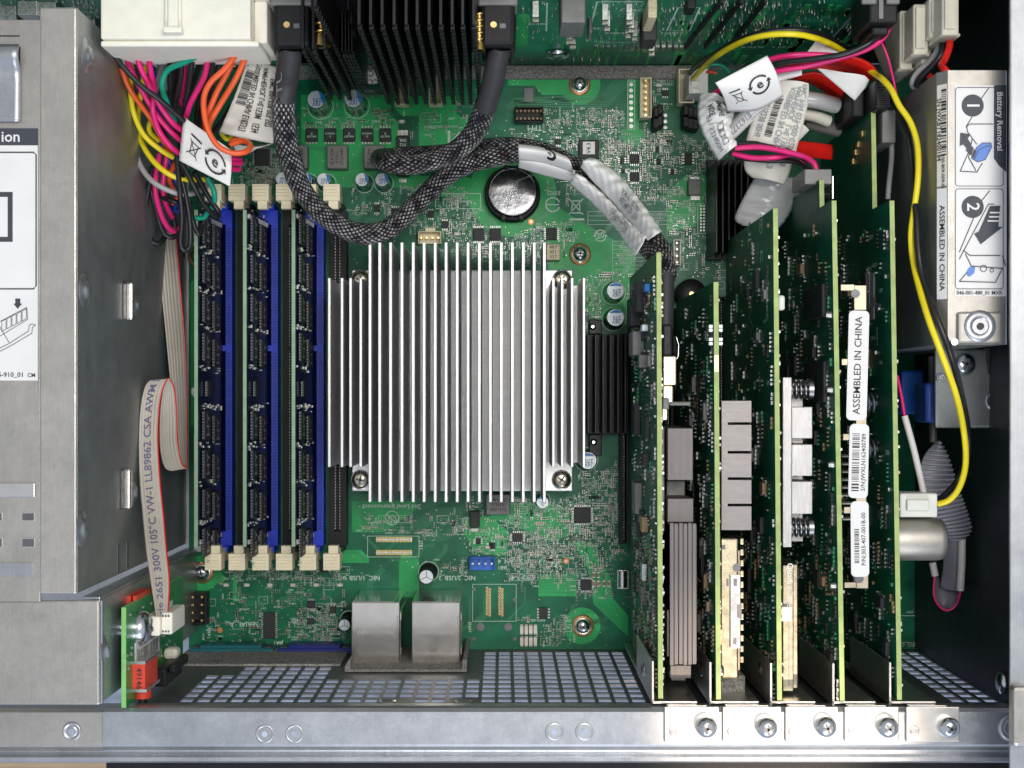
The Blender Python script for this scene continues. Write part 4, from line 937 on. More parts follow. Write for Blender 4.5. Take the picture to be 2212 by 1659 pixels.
# ================================================================= memory modules
ZM = 2.2
pos = ['leftmost of the three, nearest the sheet metal wall', 'middle of the three', 'rightmost of the three, beside the silver heatsink']
for k in range(3):
    x = XS[2*k]-.02; dx = -.16                                     # leans a little outwards at the top
    T = thing('memory_module', 'green edged memory module, '+pos[k], 'memory module', (x, .45, .2), 'memory modules in the blue slots')
    y0, y1 = -2.95, 3.78
    def mx(z): return x+dx*(z-.2)/2
    b = MB('dimm_face')
    vs = []
    prf = [(y0, .2), (y1, .2), (y1, ZM), (y0, ZM)]
    pts = [(mx(z)-.032, y, z) for y, z in prf]
    b.extr(pts, (.064, 0, 0)); b.build('circuit_board', T)
    e = MB('dimm_edge'); yy = [y0, -1.2, -1.18, .9, .92, 2.2, 2.22, y1]
    e.box(mx(ZM)-.035, y0-.004, mx(ZM)+.035, y1+.004, ZM+.001, ZM+.02); e.build('top_edge', T)
    sm = MB('solder'); rr = random.Random(k+3)
    def fz(z, off): return mx(z)+.032+off
    for i in range(9):
        yc = 3.42-.79*i
        if i == 4: yc -= .05
        for j, (za, zb) in enumerate(((1.40, 1.98), (.70, 1.28))):
            if i == 4 and j == 1: continue
            if i == 4: za, zb = 1.35, 1.75
            yo = yc-(.10 if j else 0); c = (fz((za+zb)/2, .03), yo, (za+zb)/2)
            o = MB('chip').obox(c, (.028, 0, 0), (0, .29 if i != 4 else .16, 0), (dx*.14 if 0 else 0, 0, (zb-za)/2)).build('memory_chip', T, bevel=.008)
            q = MB('lead')
            for s_ in (-1, 1):
                for m_ in range(9 if i != 4 else 6): q.obox((c[0]-.01, yo-.25+.0625*m_ if i != 4 else yo-.13+.05*m_, c[2]+s_*(zb-za)/2+s_*.025), (.010, 0, 0), (0, .012, 0), (0, 0, .016))
            q.build('lead', o)
            if i != 4:
                d = []; d_txt(d, 'HY', 0, 0, .36, 90, 'ink_mid', 1.0); fn = plane((c[0]+.029, yo, c[2]), (0, 0, -1), (0, 1, 0), .003)
                MB('ink_mid').map2(d, fn).build('marking', o)
        for m_ in range(11):
            z = rr.uniform(.5, 2.1); yv = yc+rr.choice((.395, -.395))+rr.gauss(0, .035); sm.obox((fz(z, .012), yv, z), (.012, 0, 0), (0, rr.choice((.01, .02)), 0), (0, 0, rr.choice((.015, .03))))
    for m_ in range(26):
        z = .55+m_*.06; 
        for yv in (y0+.07, y1-.10): sm.obox((fz(z, .01), yv, z), (.01, 0, 0), (0, .045, 0), (0, 0, .018))
    o = sm.build('small_components', T); o['kind'] = 'stuff'
# ================================================================= processor heatsink
HK = thing('cpu_heatsink', 'large silver aluminium heatsink with upright parallel fins in the middle of the board', 'heatsink', (-.9, .35, .3))
zb = .72
b = MB('alu_base'); a, c = P(760, 1061, zb), P(1237, 583, zb); b.box(a.x, a.y, c.x, c.y, .42, zb); b.build('base_plate', HK, bevel=.02)
b = MB('steel_dark'); b.box(a.x+.5, a.y+.6, c.x-.5, c.y-.6, .02, .41); b.build('socket_frame', HK, bevel=.02)
zf = 2.62
LF = [799, 820, 843.5, 868, 892.5, 916, 940, 963.5, 987.5, 1011, 1035.5, 1059.5, 1083, 1107, 1130.5, 1154, 1176]
for u in LF:
    p, q = P(u, 1085, zf), P(u, 523, zf); t = .031; o = MB('alu')
    rnd = .03
    o.box(p.x-t, p.y, p.x+t, q.y, zb+.001, zf); o.build('fin', HK, bevel=.011, seg=2)
for u in (711, 738.5, 757, 779, 1195.5, 1214.5, 1236, 1261.5):
    zt = zf; p, q = P(u, 1009, zt), P(u, 600, zt); t = .028; z0 = zb+.001 if a.x < p.x < c.x else zb-.06
    MB('alu').box(p.x-t, p.y, p.x+t, q.y, z0, zt).build('fin', HK, bevel=.011, seg=2)
b = MB('alu'); pl, pr = P(711, 1009, zf), P(1261.5, 600, zf)
b.box(pl.x, pl.y, a.x-.001, pr.y, zb-.10, zb-.062); b.box(c.x+.001, pl.y, pr.x, pr.y, zb-.10, zb-.062); b.build('base_wing', HK)
for u, v in ((779, 604), (1214, 604), (779, 1036), (1213, 1036)):
    phillips('heatsink_screw', P(u, v, zb+.005), .185, 'brass_screw', washer=.21, rot=35 if u < 1000 else 10, h=.10,
             label='nickel screw at the '+('upper' if v < 800 else 'lower')+(' left' if u < 1000 else ' right')+' corner of the silver heatsink', category='screw', group='heatsink mounting screws')
# chipset heatsinks
H2 = thing('chipset_heatsink', 'low black finned heatsink squeezed between the silver heatsink and the first card', 'heatsink', P(1320, 820, 0))
b = MB('anod'); b.pb(1268, 722, 1362, 938, .06, .3); b.pb(1272, 690, 1300, 722, .06, .16); b.pb(1272, 938, 1300, 985, .06, .16); b.build('base_plate', H2, bevel=.02)
for u in (1271, 1287, 1303, 1319, 1335, 1351): b = MB('anod'); p, q = P(u, 936, 1.15), P(u, 722, 1.15); b.box(p.x-.02, p.y, p.x+.02, q.y, .301, 1.15); b.build('fin', H2, bevel=.008)
for u, v in ((1280, 706), (1282, 955)): c = P(u, v, .16); MB('screw').lathe(c, [(.075, 0), (.07, .05), (.03, .07)], n=16).build('push_pin', H2)
H3 = thing('storage_heatsink', 'black finned heatsink under the white looped labels left of the cards', 'heatsink', P(1590, 430, 0))
b = MB('anod'); b.pb(1530, 345, 1665, 560, .06, .35); b.build('base_plate', H3)
for k in range(9): b = MB('anod'); p, q = P(1548+k*13.5, 545, 1.3), P(1548+k*13.5, 348, 1.3); b.box(p.x-.02, p.y, p.x+.02, q.y, .351, 1.3); b.build('fin', H3, bevel=.008)
# coin cell
c = P(1107, 415, .30); BT = thing('coin_battery', 'round silver coin cell in its black holder with cross mark', 'battery', (c.x, c.y, .19))
MB('coin').lathe((c.x, c.y, .19), [(.50, 0), (.525, .03), (.53, .10), (.51, .135), (.49, .14), (.487, .134)], n=56).build('cell', BT)
d = []
for t, x, y, s, ro in (('MADE IN INDONESIA', .18, .27, .06, 200), ('3V', .07, .16, .13, 195), ('CR2032', .02, -.02, .15, 195), ('Panasonic', -.08, -.16, .125, 195)): d_txt(d, t, c.x+x, c.y+y, s, ro, 'ink_mid')
d_line(d, [(c.x-.18, c.y-.31), (c.x-.02, c.y-.27)], .02, 'ink_mid'); d_line(d, [(c.x-.08, c.y-.21), (c.x-.12, c.y-.37)], .02, 'ink_mid')
MB('ink_mid').map2(d, lambda x, y: (x, y, .328)).build('marking', BT)
# board screws with copper rings
for (u, v, rr_, wh) in ((1252, 182, 0, 'in the top edge of the green board near the centre'), (1253, 549, 40, 'above the right corner of the silver heatsink'), (1259, 1352, 15, 'near the rear edge of the board beside the cards'), (437, 1237, 55, 'at the lower left of the board below the memory slots'), (428, 553, 0, 'at the left board edge half hidden by the memory module')):
    z = .03; c = P(u, v, z); o = MB('copper'); o.lathe((c.x, c.y, .006), [(.24, .0), (.24, .008), (.17, .008)], n=36)
    for k in range(22): t = 2*pi*k/22; o.mat('pcb_copper').cyl((c.x+.212*math.cos(t), c.y+.212*math.sin(t), .016), (c.x+.212*math.cos(t), c.y+.212*math.sin(t), .018), .010, n=6)
    o.build('copper_ring', MBD)
    phillips('board_screw', (c.x, c.y, .02), .155, 'screw', washer=.185, rot=rr_, h=.16, label='cross head screw '+wh, category='screw', group='screws holding the motherboard')

# ================================================================= foam gaskets
def foam(name, pts, z0, z1, lab):
    b = MB('foam'); b.extr([(x, y, z0) for x, y in pts], (0, 0, z1-z0)); return tag(b.build(name, bevel=.03), lab, 'gasket', 'foam gaskets around the rear connectors')
a, c = P(368, 1441, 1.9), P(752, 1420, 1.9); foam('foam_gasket', [(a.x, -5.388), (c.x-.14, -5.388), (c.x-.14, -5.34), (a.x, -5.34)], .2, 2.0, 'thin grey speckled foam strip behind the teal and navy connectors')
z = 2.6; a, c = P(744, 1464, z), P(1006, 1446, z); a2, c2 = P(755, 1445, z), P(1016, 1405, z); a.y = -5.385
foam('foam_gasket', [(a.x, a.y), (c.x+.02, a.y), (c.x+.02, P(0, 1425, z).y), (P(999, 0, z).x, P(0, 1425, z).y), (P(999, 0, z).x, c.y), (P(757, 0, z).x, c.y), (P(757, 0, z).x, P(0, 1420, z).y), (P(745, 0, z).x, P(0, 1440, z).y)], .1, z, 'thick grey speckled foam block wrapped around the two metal network ports')

# ================================================================= expansion cards
ZC = 6.05
def card(lab, utop, ubot, vtop, vbot, extra=None, seed=1, nspk=260, left=None):
    p, q = P(utop, vtop, ZC), P(ubot, vbot, ZC); X0 = (P((utop+ubot)/2-5, 0, ZC).x)
    T = thing('expansion_card', lab, 'expansion card', (X0, (p.y+q.y)/2, .5), 'upright expansion cards')
    sl = (p.x-q.x)/(p.y-q.y)
    def X(y): return q.x+(y-q.y)*sl-.04
    prof = [(q.y, .95), (q.y, ZC)]+([(p.y, ZC), (p.y, .95)] if not extra else extra(p, q))
    prof += [(2.1 if p.y > 2.1 else p.y-.1, .95), (2.1 if p.y > 2.1 else p.y-.1, .35), (-3.2, .35), (-3.2, .95)]
    b = MB('pcb_card'); b.extr([(X(y), y, z) for y, z in prof], (.082, 0, 0), rim='pcb_edge'); b.build('circuit_board', T, bevel=.006)
    r = random.Random(seed); s = MB('solder')
    for k in range(nspk):                                          # solder side, facing left
        y = r.uniform(q.y+.2, p.y-.2); z = r.uniform(1.6, ZC-.1)
        if extra and z > 4.8: y = min(y, 3.0)
        if r.random() < .3: y = q.y+.3+r.random()*2.5
        m = r.choice(('solder', 'lead', 'trace', 'brown', 'tan', 'lead', 'brown')); n_ = r.choice((1, 1, 2, 3, 5)); w = r.choice((.014, .02, .03))
        for j in range(n_): s.mat(m).obox((X(y)-.015, y-j*.075, z), (.016, 0, 0), (0, w, 0), (0, 0, r.choice((.02, .03, .05))))
    for k in range(int(nspk*.25)): y = r.uniform(q.y+.2, p.y-.3); s.mat(r.choice(('solder', 'tan_l'))).obox((X(y)+.10, y, ZC-.06-r.random()*.5), (.02, 0, 0), (0, .022, 0), (0, 0, .03))
    o = s.build('small_components', T); o['kind'] = 'stuff'
    d = []; 
    for k in range(26):
        y = -r.uniform(q.y+.3, min(p.y-.4, 3.2)); z = r.uniform(2.0, 5.7); d_txt(d, r.choice(REF), y, z, r.choice((.10, .12, .09)), r.choice((90, -90, 0)), 'silk')
    for k in range(12):
        y = -r.uniform(q.y+.9, min(p.y-.4, 3.0)); z = r.uniform(2.0, 5.5)
        for j in range(r.randint(3, 9)): d_line(d, [(y, z+j*.035), (y+r.uniform(.2, .9), z+j*.035)], .010, 'trace')
    if left: left(d)
    MB('silk').map2(d, lambda a_, b_: (X(-a_)-.006, -a_, b_)).build('silkscreen_marking', T)
    rd = random.Random(seed+50)
    for k in range(9):
        y = rd.uniform(q.y+.6, min(p.y-.6, 2.8)); z = rd.uniform(2.2, 5.6); w = rd.uniform(.06, .17); h_ = rd.uniform(.08, .2)
        o = MB(rd.choice(('chip', 'chip', 'chip_grey', 'tan'))).obox((X(y)-.04, y, z), (.04, 0, 0), (0, w, 0), (0, 0, h_)).build('chip', T, bevel=.01)
        e_ = MB('lead')
        for s_ in (-1, 1):
            for j in range(5): e_.obox((X(y)-.012, y+s_*(w+.02), z-h_*.8+h_*.4*j), (.012, 0, 0), (0, .02, 0), (0, 0, h_*.1))
        e_.build('lead', o)
    
    for k in range(4): y = r.uniform(q.y+.6, min(p.y-.8, 2.6)); z = r.uniform(1.8, 5.3); w = r.uniform(.1, .28); MB('chip').obox((X(y)-.035, y, z), (.035, 0, 0), (0, w, 0), (0, 0, w)).build('chip', T, bevel=.01)
    # bracket: upright strip, bent foot with hole
    return T, X, p, q
def bracket(T, X, q, u0, u1, v0, v1, uh, vh, first):
    z = 6.12; b = MB('bracket'); a, c = P(u0, v1, z), P(u1, v0, z)
    b.box(a.x, a.y, c.x, c.y, z-.04, z)
    b.box(a.x+.05, c.y-.06, c.x-.2, c.y+.02, z-.16, z-.041)
    root = b.build('bracket', T, bevel=.018)
    x = X(q.y); s = MB('bracket'); s.box(x-.10, q.y-.12, x-.05, q.y+.62, 3.2, 5.9); s.box(x-.09, c.y+.015, c.x-.35, c.y+.06, .2, 5.95); s.build('bracket_plate', root, bevel=.015)
    h = P(uh, vh, z); MB('steel_bright').lathe((h.x, h.y, z), [(.085, 0), (.085, .012), (.055, .014), (.05, .002)], n=20).build('bracket_hole', root)
def csc(X, y, z, T, side=1, r_=.15):
    x = X(y)+(.085 if side > 0 else -.005); phillips('card_screw', (x, y, z), r_, 'screw', (side, 0, 0), h=.14, par=T)
def onTop(u0, v0, u1, v1, z): a, c = P(u0, v1, z), P(u1, v0, z); return a.x, a.y, c.x, c.y
BK = [(1435, 1554, 1455, 1580), (1561, 1688, 1581, 1580), (1696, 1811, 1713, 1580), (1824, 1942, 1842, 1578), (1957, 2073, 1975, 1578)]
# card 1
C1, X1, p, q = card('first upright green card from the left, with cable plug and grey block coolers', 1423, 1427, 545, 1509, seed=21, nspk=520)
bracket(C1, X1, q, BK[0][0], BK[0][1], 1527, 1603, *BK[0][2:], 0)
for y, z, hy, hz, d_, m in ((1.9, 3.9, .28, .35, .16, 'chip'), (1.6, 3.1, .2, .3, .2, 'chip'), (1.05, 3.6, .22, .4, .22, 'chip_grey'), (.7, 4.3, .12, .12, .14, 'chip_grey'), (-1.9, 3.2, .3, .3, .14, 'chip_grey'), (-2.3, 4.4, .14, .18, .12, 'tan'),
                           (1.3, 4.6, .06, .12, .12, 'captop'), (2.0, 5.0, .07, .15, .1, 'capblue'), (-3.2, 4.2, .16, .16, .1, 'capcan'), (-.4, 2.9, .3, .3, .12, 'chip'), (-1.1, 4.6, .12, .2, .10, 'chip')):
    MB(m).obox((X1(y)-d_/2-.004, y, z), (d_/2, 0, 0), (0, hy, 0), (0, 0, hz)).build('chip', C1, bevel=.015)
csc(X1, P(0, 1455, 5).y, 5.0, C1, 1); csc(X1, P(0, 1455, 5).y, 4.6, C1, -1)
zt = 5.55; x0, y0, x1, y1 = onTop(1442, 925, 1497, 1037, zt); o = MB('alu_dark'); o.box(x0, y0, x1, y1, 2.6, zt)
root = o.build('block_cooler', C1, bevel=.01); MB('alu_dark').box(X1(0)+.09, y0-.9, x0-.03, y1, 2.6, zt-.25).build('cooler_base', root)
x0, y0, x1, y1 = onTop(1442, 1077, 1498, 1128, zt); MB('alu_dark').box(x0, y0, x1, y1, 2.6, zt).build('block_cooler', C1, bevel=.01)
x0, y0, x1, y1 = onTop(1440, 1038, 1480, 1076, zt-.9); MB('chip_grey').box(x0, y0, x1, y1, 2.6, zt-.9).build('chip', C1, bevel=.02)
for k, (u0, u1, v0, v1, zz) in enumerate(((1447, 1506, 1130, 1437, 5.7), (1441, 1446.5, 1318, 1418, 5.6), (1448, 1500, 1437.5, 1465, 5.4), (1450, 1486, 1446, 1470, 4.7))):
    x0, y0, x1, y1 = onTop(u0, v0, u1, v1, zz)
    o = MB('alu_dark'); n_ = max(1, int((x1-x0)/.075)) if k == 0 else 1
    for j in range(n_): xx = x0+(x1-x0)*j/n_; o.box(xx, y0+.008*(j % 3), xx+(x1-x0)/n_*.86, y1-.01*(j % 2), 2.6, zz-.015*(j % 2))
    o.box(x0, y0+.05, x1, y1-.05, 2.6, zz-.05) if k == 0 else None
    o.build('finned_cooler', C1, bevel=.006)
zt = 5.5; x0, y0, x1, y1 = onTop(1431, 768, 1462, 832, zt); o = MB('gold_cage'); o.box(x0, y0, x1, y1, 4.6, zt); o.box(x0, y0-.32, x0+.2, y0, 4.6, zt-.02); o.box(x0-.02, y0-.62, x0+.1, y0-.33, 4.7, zt); root = o.build('cable_cage', C1, bevel=.03)
m = MB('screw_dark'); m.pb(1446, 780, 1448, 825, zt+.002, zt+.006); m.pb(1453, 780, 1455, 825, zt+.002, zt+.006); m.build('cage_groove', root)
x0, y0, x1, y1 = onTop(1431, 859, 1440, 885, zt+.03); o = MB('chip_grey'); o.box(x0, y0, x1+.05, y1, 5.1, zt+.03); o.box(x1+.05, y0+.07, P(1493, 0, zt).x, y1-.07, 5.2, zt); o.build('latch_lever', C1, bevel=.03)
# card 2
C2, X2, p, q = card('second upright green card from the left, with long slotted grey cooler and perforated metal cage', 1546.5, 1552, 609, 1511, seed=22, nspk=320)
bracket(C2, X2, q, BK[1][0], BK[1][1], 1527, 1603, *BK[1][2:], 1)
for v in (705, 713, 733, 742): 
    c = P(1546, v, 6.0); 
    for s_ in (-1, 1): MB('captop').obox((X2(c.y)+.041+s_*.085, c.y, 5.95), (.035, 0, 0), (0, .03, 0), (0, 0, .05)).build('indicator_lamp', C2, bevel=.01)
c = P(1549, 785, 6); MB('gold').obox((X2(c.y)+.041, c.y, 5.98), (.03, 0, 0), (0, .14, 0), (0, 0, .075)).build('yellow_pad', C2)
zt = 5.75; o = MB('alu_warm'); vv = [866, 915, 977, 1034, 1091, 1145]
x0, ya, x1, yb = onTop(1559, 866, 1623, 1145, zt); xs_ = P(1572, 0, zt).x
o.box(x0, ya, xs_, yb, 3.0, zt)
for k in range(5):
    a_ = P(0, vv[k]+(3 if k else 0), zt).y; b_ = P(0, vv[k+1]-(3 if k < 4 else 0), zt).y; o.box(xs_, b_, x1, a_, 3.0, zt)
o.mat('screw_dark').box(xs_+.001, ya, x1-.1, yb, 2.9, 4.6); o.build('slotted_cooler', C2)
zt = 5.6; x0, ya, x1, yb = onTop(1556, 1163, 1595, 1466, zt); o = MB('gold_cage'); o.box(x0, ya, x1, yb, 3.6, zt); root = o.build('port_cage', C2, bevel=.03)
o = MB('gold_cage'); x2 = P(1610, 0, zt).x; o.box(x1+.01, ya+.12, x2-.07, yb-.22, 4.2, zt-.12)
for k in range(12): yy = ya+.25+k*.19; o.box(x2-.07, yy, x2, yy+.11, 4.6, zt-.14)
o.build('vent_comb', root, bevel=.012)
o = MB('steel_bright'); x3, y3, x4, y4 = onTop(1577, 1241, 1600, 1400, zt+.04); o.box(x3, y3, x4, y4, zt+.005, zt+.04); r5 = o.build('clip', root, bevel=.012)
o = MB('screw_dark')
for (u0, v0, u1, v1) in ((1585, 1250, 1592, 1266), (1584, 1378, 1591, 1392), (1592, 1306, 1602, 1335)): x3, y3, x4, y4 = onTop(u0, v0, u1, v1, zt+.045); o.box(x3, y3, x4, y4, zt+.041, zt+.046)
o.build('clip_window', r5)
c = P(1591, 1226, zt); o = MB('screw_dark'); o.cyl((c.x, c.y, zt+.001), (c.x, c.y, zt+.006), .07, n=18); x3, y3, x4, y4 = onTop(1560, 1177, 1567, 1187, zt); o.box(x3, y3, x4, y4, zt+.001, zt+.006); x3, y3, x4, y4 = onTop(1569, 1250, 1574, 1266, zt); o.box(x3, y3, x4, y4, zt+.001, zt+.006); o.build('cage_hole', root)
x3, y3, x4, y4 = onTop(1557, 1462, 1600, 1500, 5.3); MB('foam').box(x3, y3, x4+.1, y4, 3.6, 5.2).build('cage_gasket', C2, bevel=.03)
o = MB('tan_l'); c = P(1563, 1378, 5.9); o.cyl((X2(c.y)+.09, c.y-.13, 5.75), (X2(c.y)+.09, c.y+.13, 5.75), .09, n=14); o.build('yellow_led', C2)
csc(X2, P(0, 1450, 5.6).y, 5.5, C2, 1, .17); csc(X2, P(0, 1450, 5.2).y, 5.0, C2, -1, .15)
# card 3
def lt3(d):
    d_txt(d, 'N27204', -P(0, 622, 5.4).y, 5.42, .19, 0, 'silk', .95); d_txt(d, 'C', -P(0, 552, 5).y, 4.95, .34, 0, 'silk'); d_txt(d, 'UL', -P(0, 508, 3.7).y, 3.75, .42, 0, 'silk')
    y = -P(0, 484, 4.9).y; d_arc(d, y, 4.95, .17, .022, 0, 360, 'silk', 24); d_txt(d, 'Pb', y, 4.95, .18, 0, 'silk')
    y = -P(0, 628, 3.8).y; d_line(d, [(y+.16*math.cos(t*.35), 3.8+.34*math.sin(t*.35)) for t in range(19)], .022, 'silk')
    d_line(d, [(y+.25+k*.06, 3.8+.14*math.sin(k*1.1)+.04*k*.3) for k in range(14)], .02, 'silk'); d_txt(d, 'KC', -P(0, 676, 5.5).y, 5.45, .22, 0, 'silk')
C3, X3, p, q = card('third upright green card from the left, with bright silver spring mounted cooler', 1675, 1684, 450, 1513, seed=23, nspk=260, left=lt3)
bracket(C3, X3, q, BK[2][0], BK[2][1], 1527, 1603, *BK[2][2:], 2)
zt = 5.7; x0, ya, x1, yb = onTop(1691, 815, 1698, 1182, zt); o = MB('cooler_alu'); o.box(x0, ya, x1+.1, yb, 3.4, zt)
for va, vb in ((879, 947), (960, 1028), (1040, 1110)): x3, y3, x4, y4 = onTop(1701, va, 1755, vb, zt); o.box(x1+.1, y3, x4, y4, 3.4, zt)
x3, y3, x4, y4 = onTop(1703, 818, 1731, 866, zt-.1); o.box(x1+.1, y3, x4, y4, 3.4, 4.4); x5, y5, x6, y6 = onTop(1705, 1118, 1735, 1172, zt-.1); o.box(x1+.1, y5, x6, y6, 3.4, 4.4)
o.box(x1+.1, ya+.03, x1+.45, yb-.03, 3.4, 5.0)
root = o.build('silver_cooler', C3, bevel=.012)
for v in (841, 1140):
    c = P(1701, v, 5.5); o = MB('spring'); o.spring((x1+.12, c.y, 5.4), (x1+.50, c.y, 5.4), .15, .028, 4.5); o.cyl((x1+.1, c.y, 5.4), (x1+.48, c.y, 5.4), .06, n=10); o.cyl((x1+.44, c.y, 5.4), (x1+.52, c.y, 5.4), .19, n=20); o.build('spring_screw', root)
zt = 5.5; x0, ya, x1, yb = onTop(1690, 1221, 1727, 1494, zt); o = MB('gold_cage'); o.box(x0, ya, x1-.1, yb, 3.8, zt); o.box(x1-.1, ya+.03, x1, yb, 3.8, zt-.12); root = o.build('port_cage', C3, bevel=.02)
o = MB('screw_dark'); x3, y3, x4, y4 = onTop(1690, 1305, 1711, 1309, zt); o.box(x3, y3, x4, y4, zt+.001, zt+.005); o.box((x0+x1)/2-.04, yb-2.5 if 0 else ya+.1, (x0+x1)/2-.03, ya+1.3, zt+.001, zt+.004); o.build('cage_seam', root)
x3, y3, x4, y4 = onTop(1689, 1311, 1711, 1343, zt+.12); MB('white_pl').box(x3, y3, x4, y4, zt+.001, zt+.10).build('light_pipe', root, bevel=.02)
d = []; c = P(1706, 1263, zt); d_txt(d, 'QuadraCage', c.x, c.y, .15, -90, 'steel_bright'); MB('steel_bright').map2(d, lambda x, y: (x, y, zt+.008)).build('embossed_text', root)
csc(X3, P(0, 1450, 5.6).y, 5.45, C3, 1, .17); csc(X3, P(0, 1450, 5.2).y, 5.0, C3, -1, .15)
o = MB('white_pl'); c = P(1684, 654, 6); o.box(X3(c.y)+.083, c.y-.13, X3(c.y)+.2, c.y+.13, 5.85, 6.03); o.build('light_pipe', C3, bevel=.04)
# card 4 : step in its top edge at the front
def st4(p, q): y = P(0, 433, ZC).y; return [(y, ZC), (y, 5.15), (P(0, 388, 5.15).y, 5.15), (P(0, 388, 5.15).y, .95)]
C4, X4, p, q = card('fourth upright green card from the left, carrying the slim gold bracket with white labels', 1801.5, 1819.5, 432, 1514, extra=st4, seed=24, nspk=300)
bracket(C4, X4, q, BK[3][0], BK[3][1], 1527, 1603, *BK[3][2:], 3)
for v, hv in ((655, .29), (826, .36)): y = P(0, v, 4.8).y; MB('chip').obox((X4(y)-.04, y, 4.78), (.04, 0, 0), (0, hv, 0), (0, 0, .78)).build('memory_chip', C4, bevel=.015)
zt = 5.85; o = MB('bracket_gold'); x0, ya, x1, yb = onTop(1851, 616, 1872, 1270, zt)
zz = [onTop(1845, 616, 1872, 670, zt), onTop(1847, 665, 1874, 1240, zt)]
o.box(zz[0][0], zz[0][1], zz[0][2], zz[0][3], zt-.04, zt)
o.pb(1849, 671, 1872, 1235, zt-.045, zt-.005); o.pb(1850, 1236, 1876, 1271, zt-.04, zt)
for u0, v0, u1, v1 in ((1816, 614, 1846, 628), (1818, 775, 1849, 789), (1821, 937, 1850, 951), (1823, 1095, 1850, 1109), (1824, 1258, 1850, 1270)): o.pb(u0, v0, u1, v1, zt-.041, zt-.001)
root = o.build('side_bracket', C4, bevel=.01)
for u, v in ((1848, 634), (1856, 1250)): c = P(u, v, zt); MB('screw_dark').cyl((c.x, c.y, zt+.001), (c.x, c.y, zt+.006), .078, n=20).build('bracket_hole', root)
for v, u in ((680, 1803), (842, 1805), (1004, 1807), (1266, 1811)): c = P(u-3, v, 5.9); MB('solder').cyl((X4(c.y)-.09, c.y, 5.85), (X4(c.y), c.y, 5.85), .05, .07, 12).build('solder_tip', C4)
def strip_label(u0, v0, u1, v1, tilt, items, nm, par, seed):
    cx, cy = (u0+u1)/2, (v0+v1)/2; c = P(cx, cy, zt+.02); w = L(u1-u0, zt)/2; h = L(v1-v0, zt)/2
    ca, sa = math.cos(math.radians(tilt)), math.sin(math.radians(tilt)); d = []
    fn = lambda x, y: (c.x+x*ca-y*sa, c.y+x*sa+y*ca, zt+.022)
    o = MB('label'); r_ = .08; pts = []
    for sx_, sy_, a0 in ((1, 1, 0), (-1, 1, 90), (-1, -1, 180), (1, -1, 270)):
        for k in range(5): t = math.radians(a0+22.5*k); pts.append((sx_*(w-r_)+r_*math.cos(t), sy_*(h-r_)+r_*math.sin(t)))
    o.extr([Vector(fn(x, y))-Vector((0, 0, .012)) for x, y in pts], (0, 0, .010)); items(d, w, h); o.map2(d, fn); return o.build(nm, par)
strip_label(1831, 671, 1875, 908, -1.5, lambda d, w, h: d_txt(d, 'ASSEMBLED IN CHINA', 0, .0, .172, 90, 'ink'), 'assembled_label', root, 1)
strip_label(1834, 916, 1876, 1076, -1.2, lambda d, w, h: (d_bar(d, -w+.05, -h+.12, w-.16, h-.12, vert=True, seed=5), d_txt(d, 'S/N:JWXLN162400789', w-.085, -.02, .105, 90, 'ink')), 'serial_label', root, 1)
strip_label(1838, 1083, 1877, 1246, .5, lambda d, w, h: (d_bar(d, -w+.06, -h+.24, w-.17, h-.45, vert=True, seed=6), d_txt(d, 'P/N:303-407-001B-00', w-.09, -.0, .105, 90, 'ink')), 'part_label', root, 1)
# white lit edge of the fin stack below the bracket
o = MB('white_pl')
for k in range(9): v = 985+k*17; o.pb(1819+(k % 3)*.5, v, 1850, v+2.5, 4.2, 5.0-.04*k)
o.build('pin_comb_teeth', C4)
# card 5
def st5(p, q): y = P(0, 433, ZC).y; return [(y, ZC), (y, 4.95), (P(0, 236, 4.95).y, 4.95), (P(0, 236, 4.95).y, .95)]
C5, X5, p, q = card('fifth and rightmost upright green card, with a round metal can on its right side', 1926.5, 1943, 432, 1512, extra=st5, seed=25, nspk=230)
bracket(C5, X5, q, BK[4][0], BK[4][1], 1527, 1603, *BK[4][2:], 4)
for u, v in ((1903, 870), (1908, 970)):
    y = P(0, v, 5.3).y; o = MB('steel_dark'); o.spring((X5(y)-.35, y, 5.0), (X5(y), y, 5.0), .15, .03, 4); o.cyl((X5(y)-.38, y, 5.0), (X5(y), y, 5.0), .07, n=10); o.build('spring_screw', C5)
for z, v in ((4.3, 290), (4.0, 313), (3.8, 330), (3.6, 350)): y = onX(1880, v, X5(0)).y if 0 else P(0, v, z).y; MB('gold').obox((X5(y)-.01, y, z), (.012, 0, 0), (0, .05, 0), (0, 0, .07)).build('gold_pad', C5)
for z, v, t in ((4.9, 610, 0), (4.6, 612, 1)): y = P(0, v, z).y; MB('ink_mid').obox((X5(y)-.008, y-.25, z), (.006, 0, 0), (0, .42, 0), (0, 0, .11)).build('paper_label', C5)
zc_ = 5.35; c = P(1990, 1166, zc_); y = c.y; xa = X5(y)+.085; xb = P(2040, 0, zc_).x
o = MB('can_matte'); R_ = L(46, zc_)
o.lathe((xa, y, zc_-.1), [(R_*.96, 0), (R_, .04), (R_, xb-xa-.12), (R_*.95, xb-xa-.03), (R_*.85, xb-xa), (.01, xb-xa+.01)], (1, 0, 0), 40); o.build('metal_can', C5)
o = MB('white_pl'); x0, ya, x1, yb = onTop(1946, 1066, 2030, 1118, 5.75); o.box(x0, ya, x1-.02, yb, 5.1, 5.70); o.box(x0+.1, ya+.12, x0+.5, yb-.10, 5.701, 5.78); o.build('power_connector', C5, bevel=.03)
o = MB('chip_grey'); x0, ya, x1, yb = onTop(1906, 237, 1935, 308, 5.05); o.box(x0, ya, x1, yb, 4.0, 5.05); o.build('edge_socket', C5, bevel=.02)
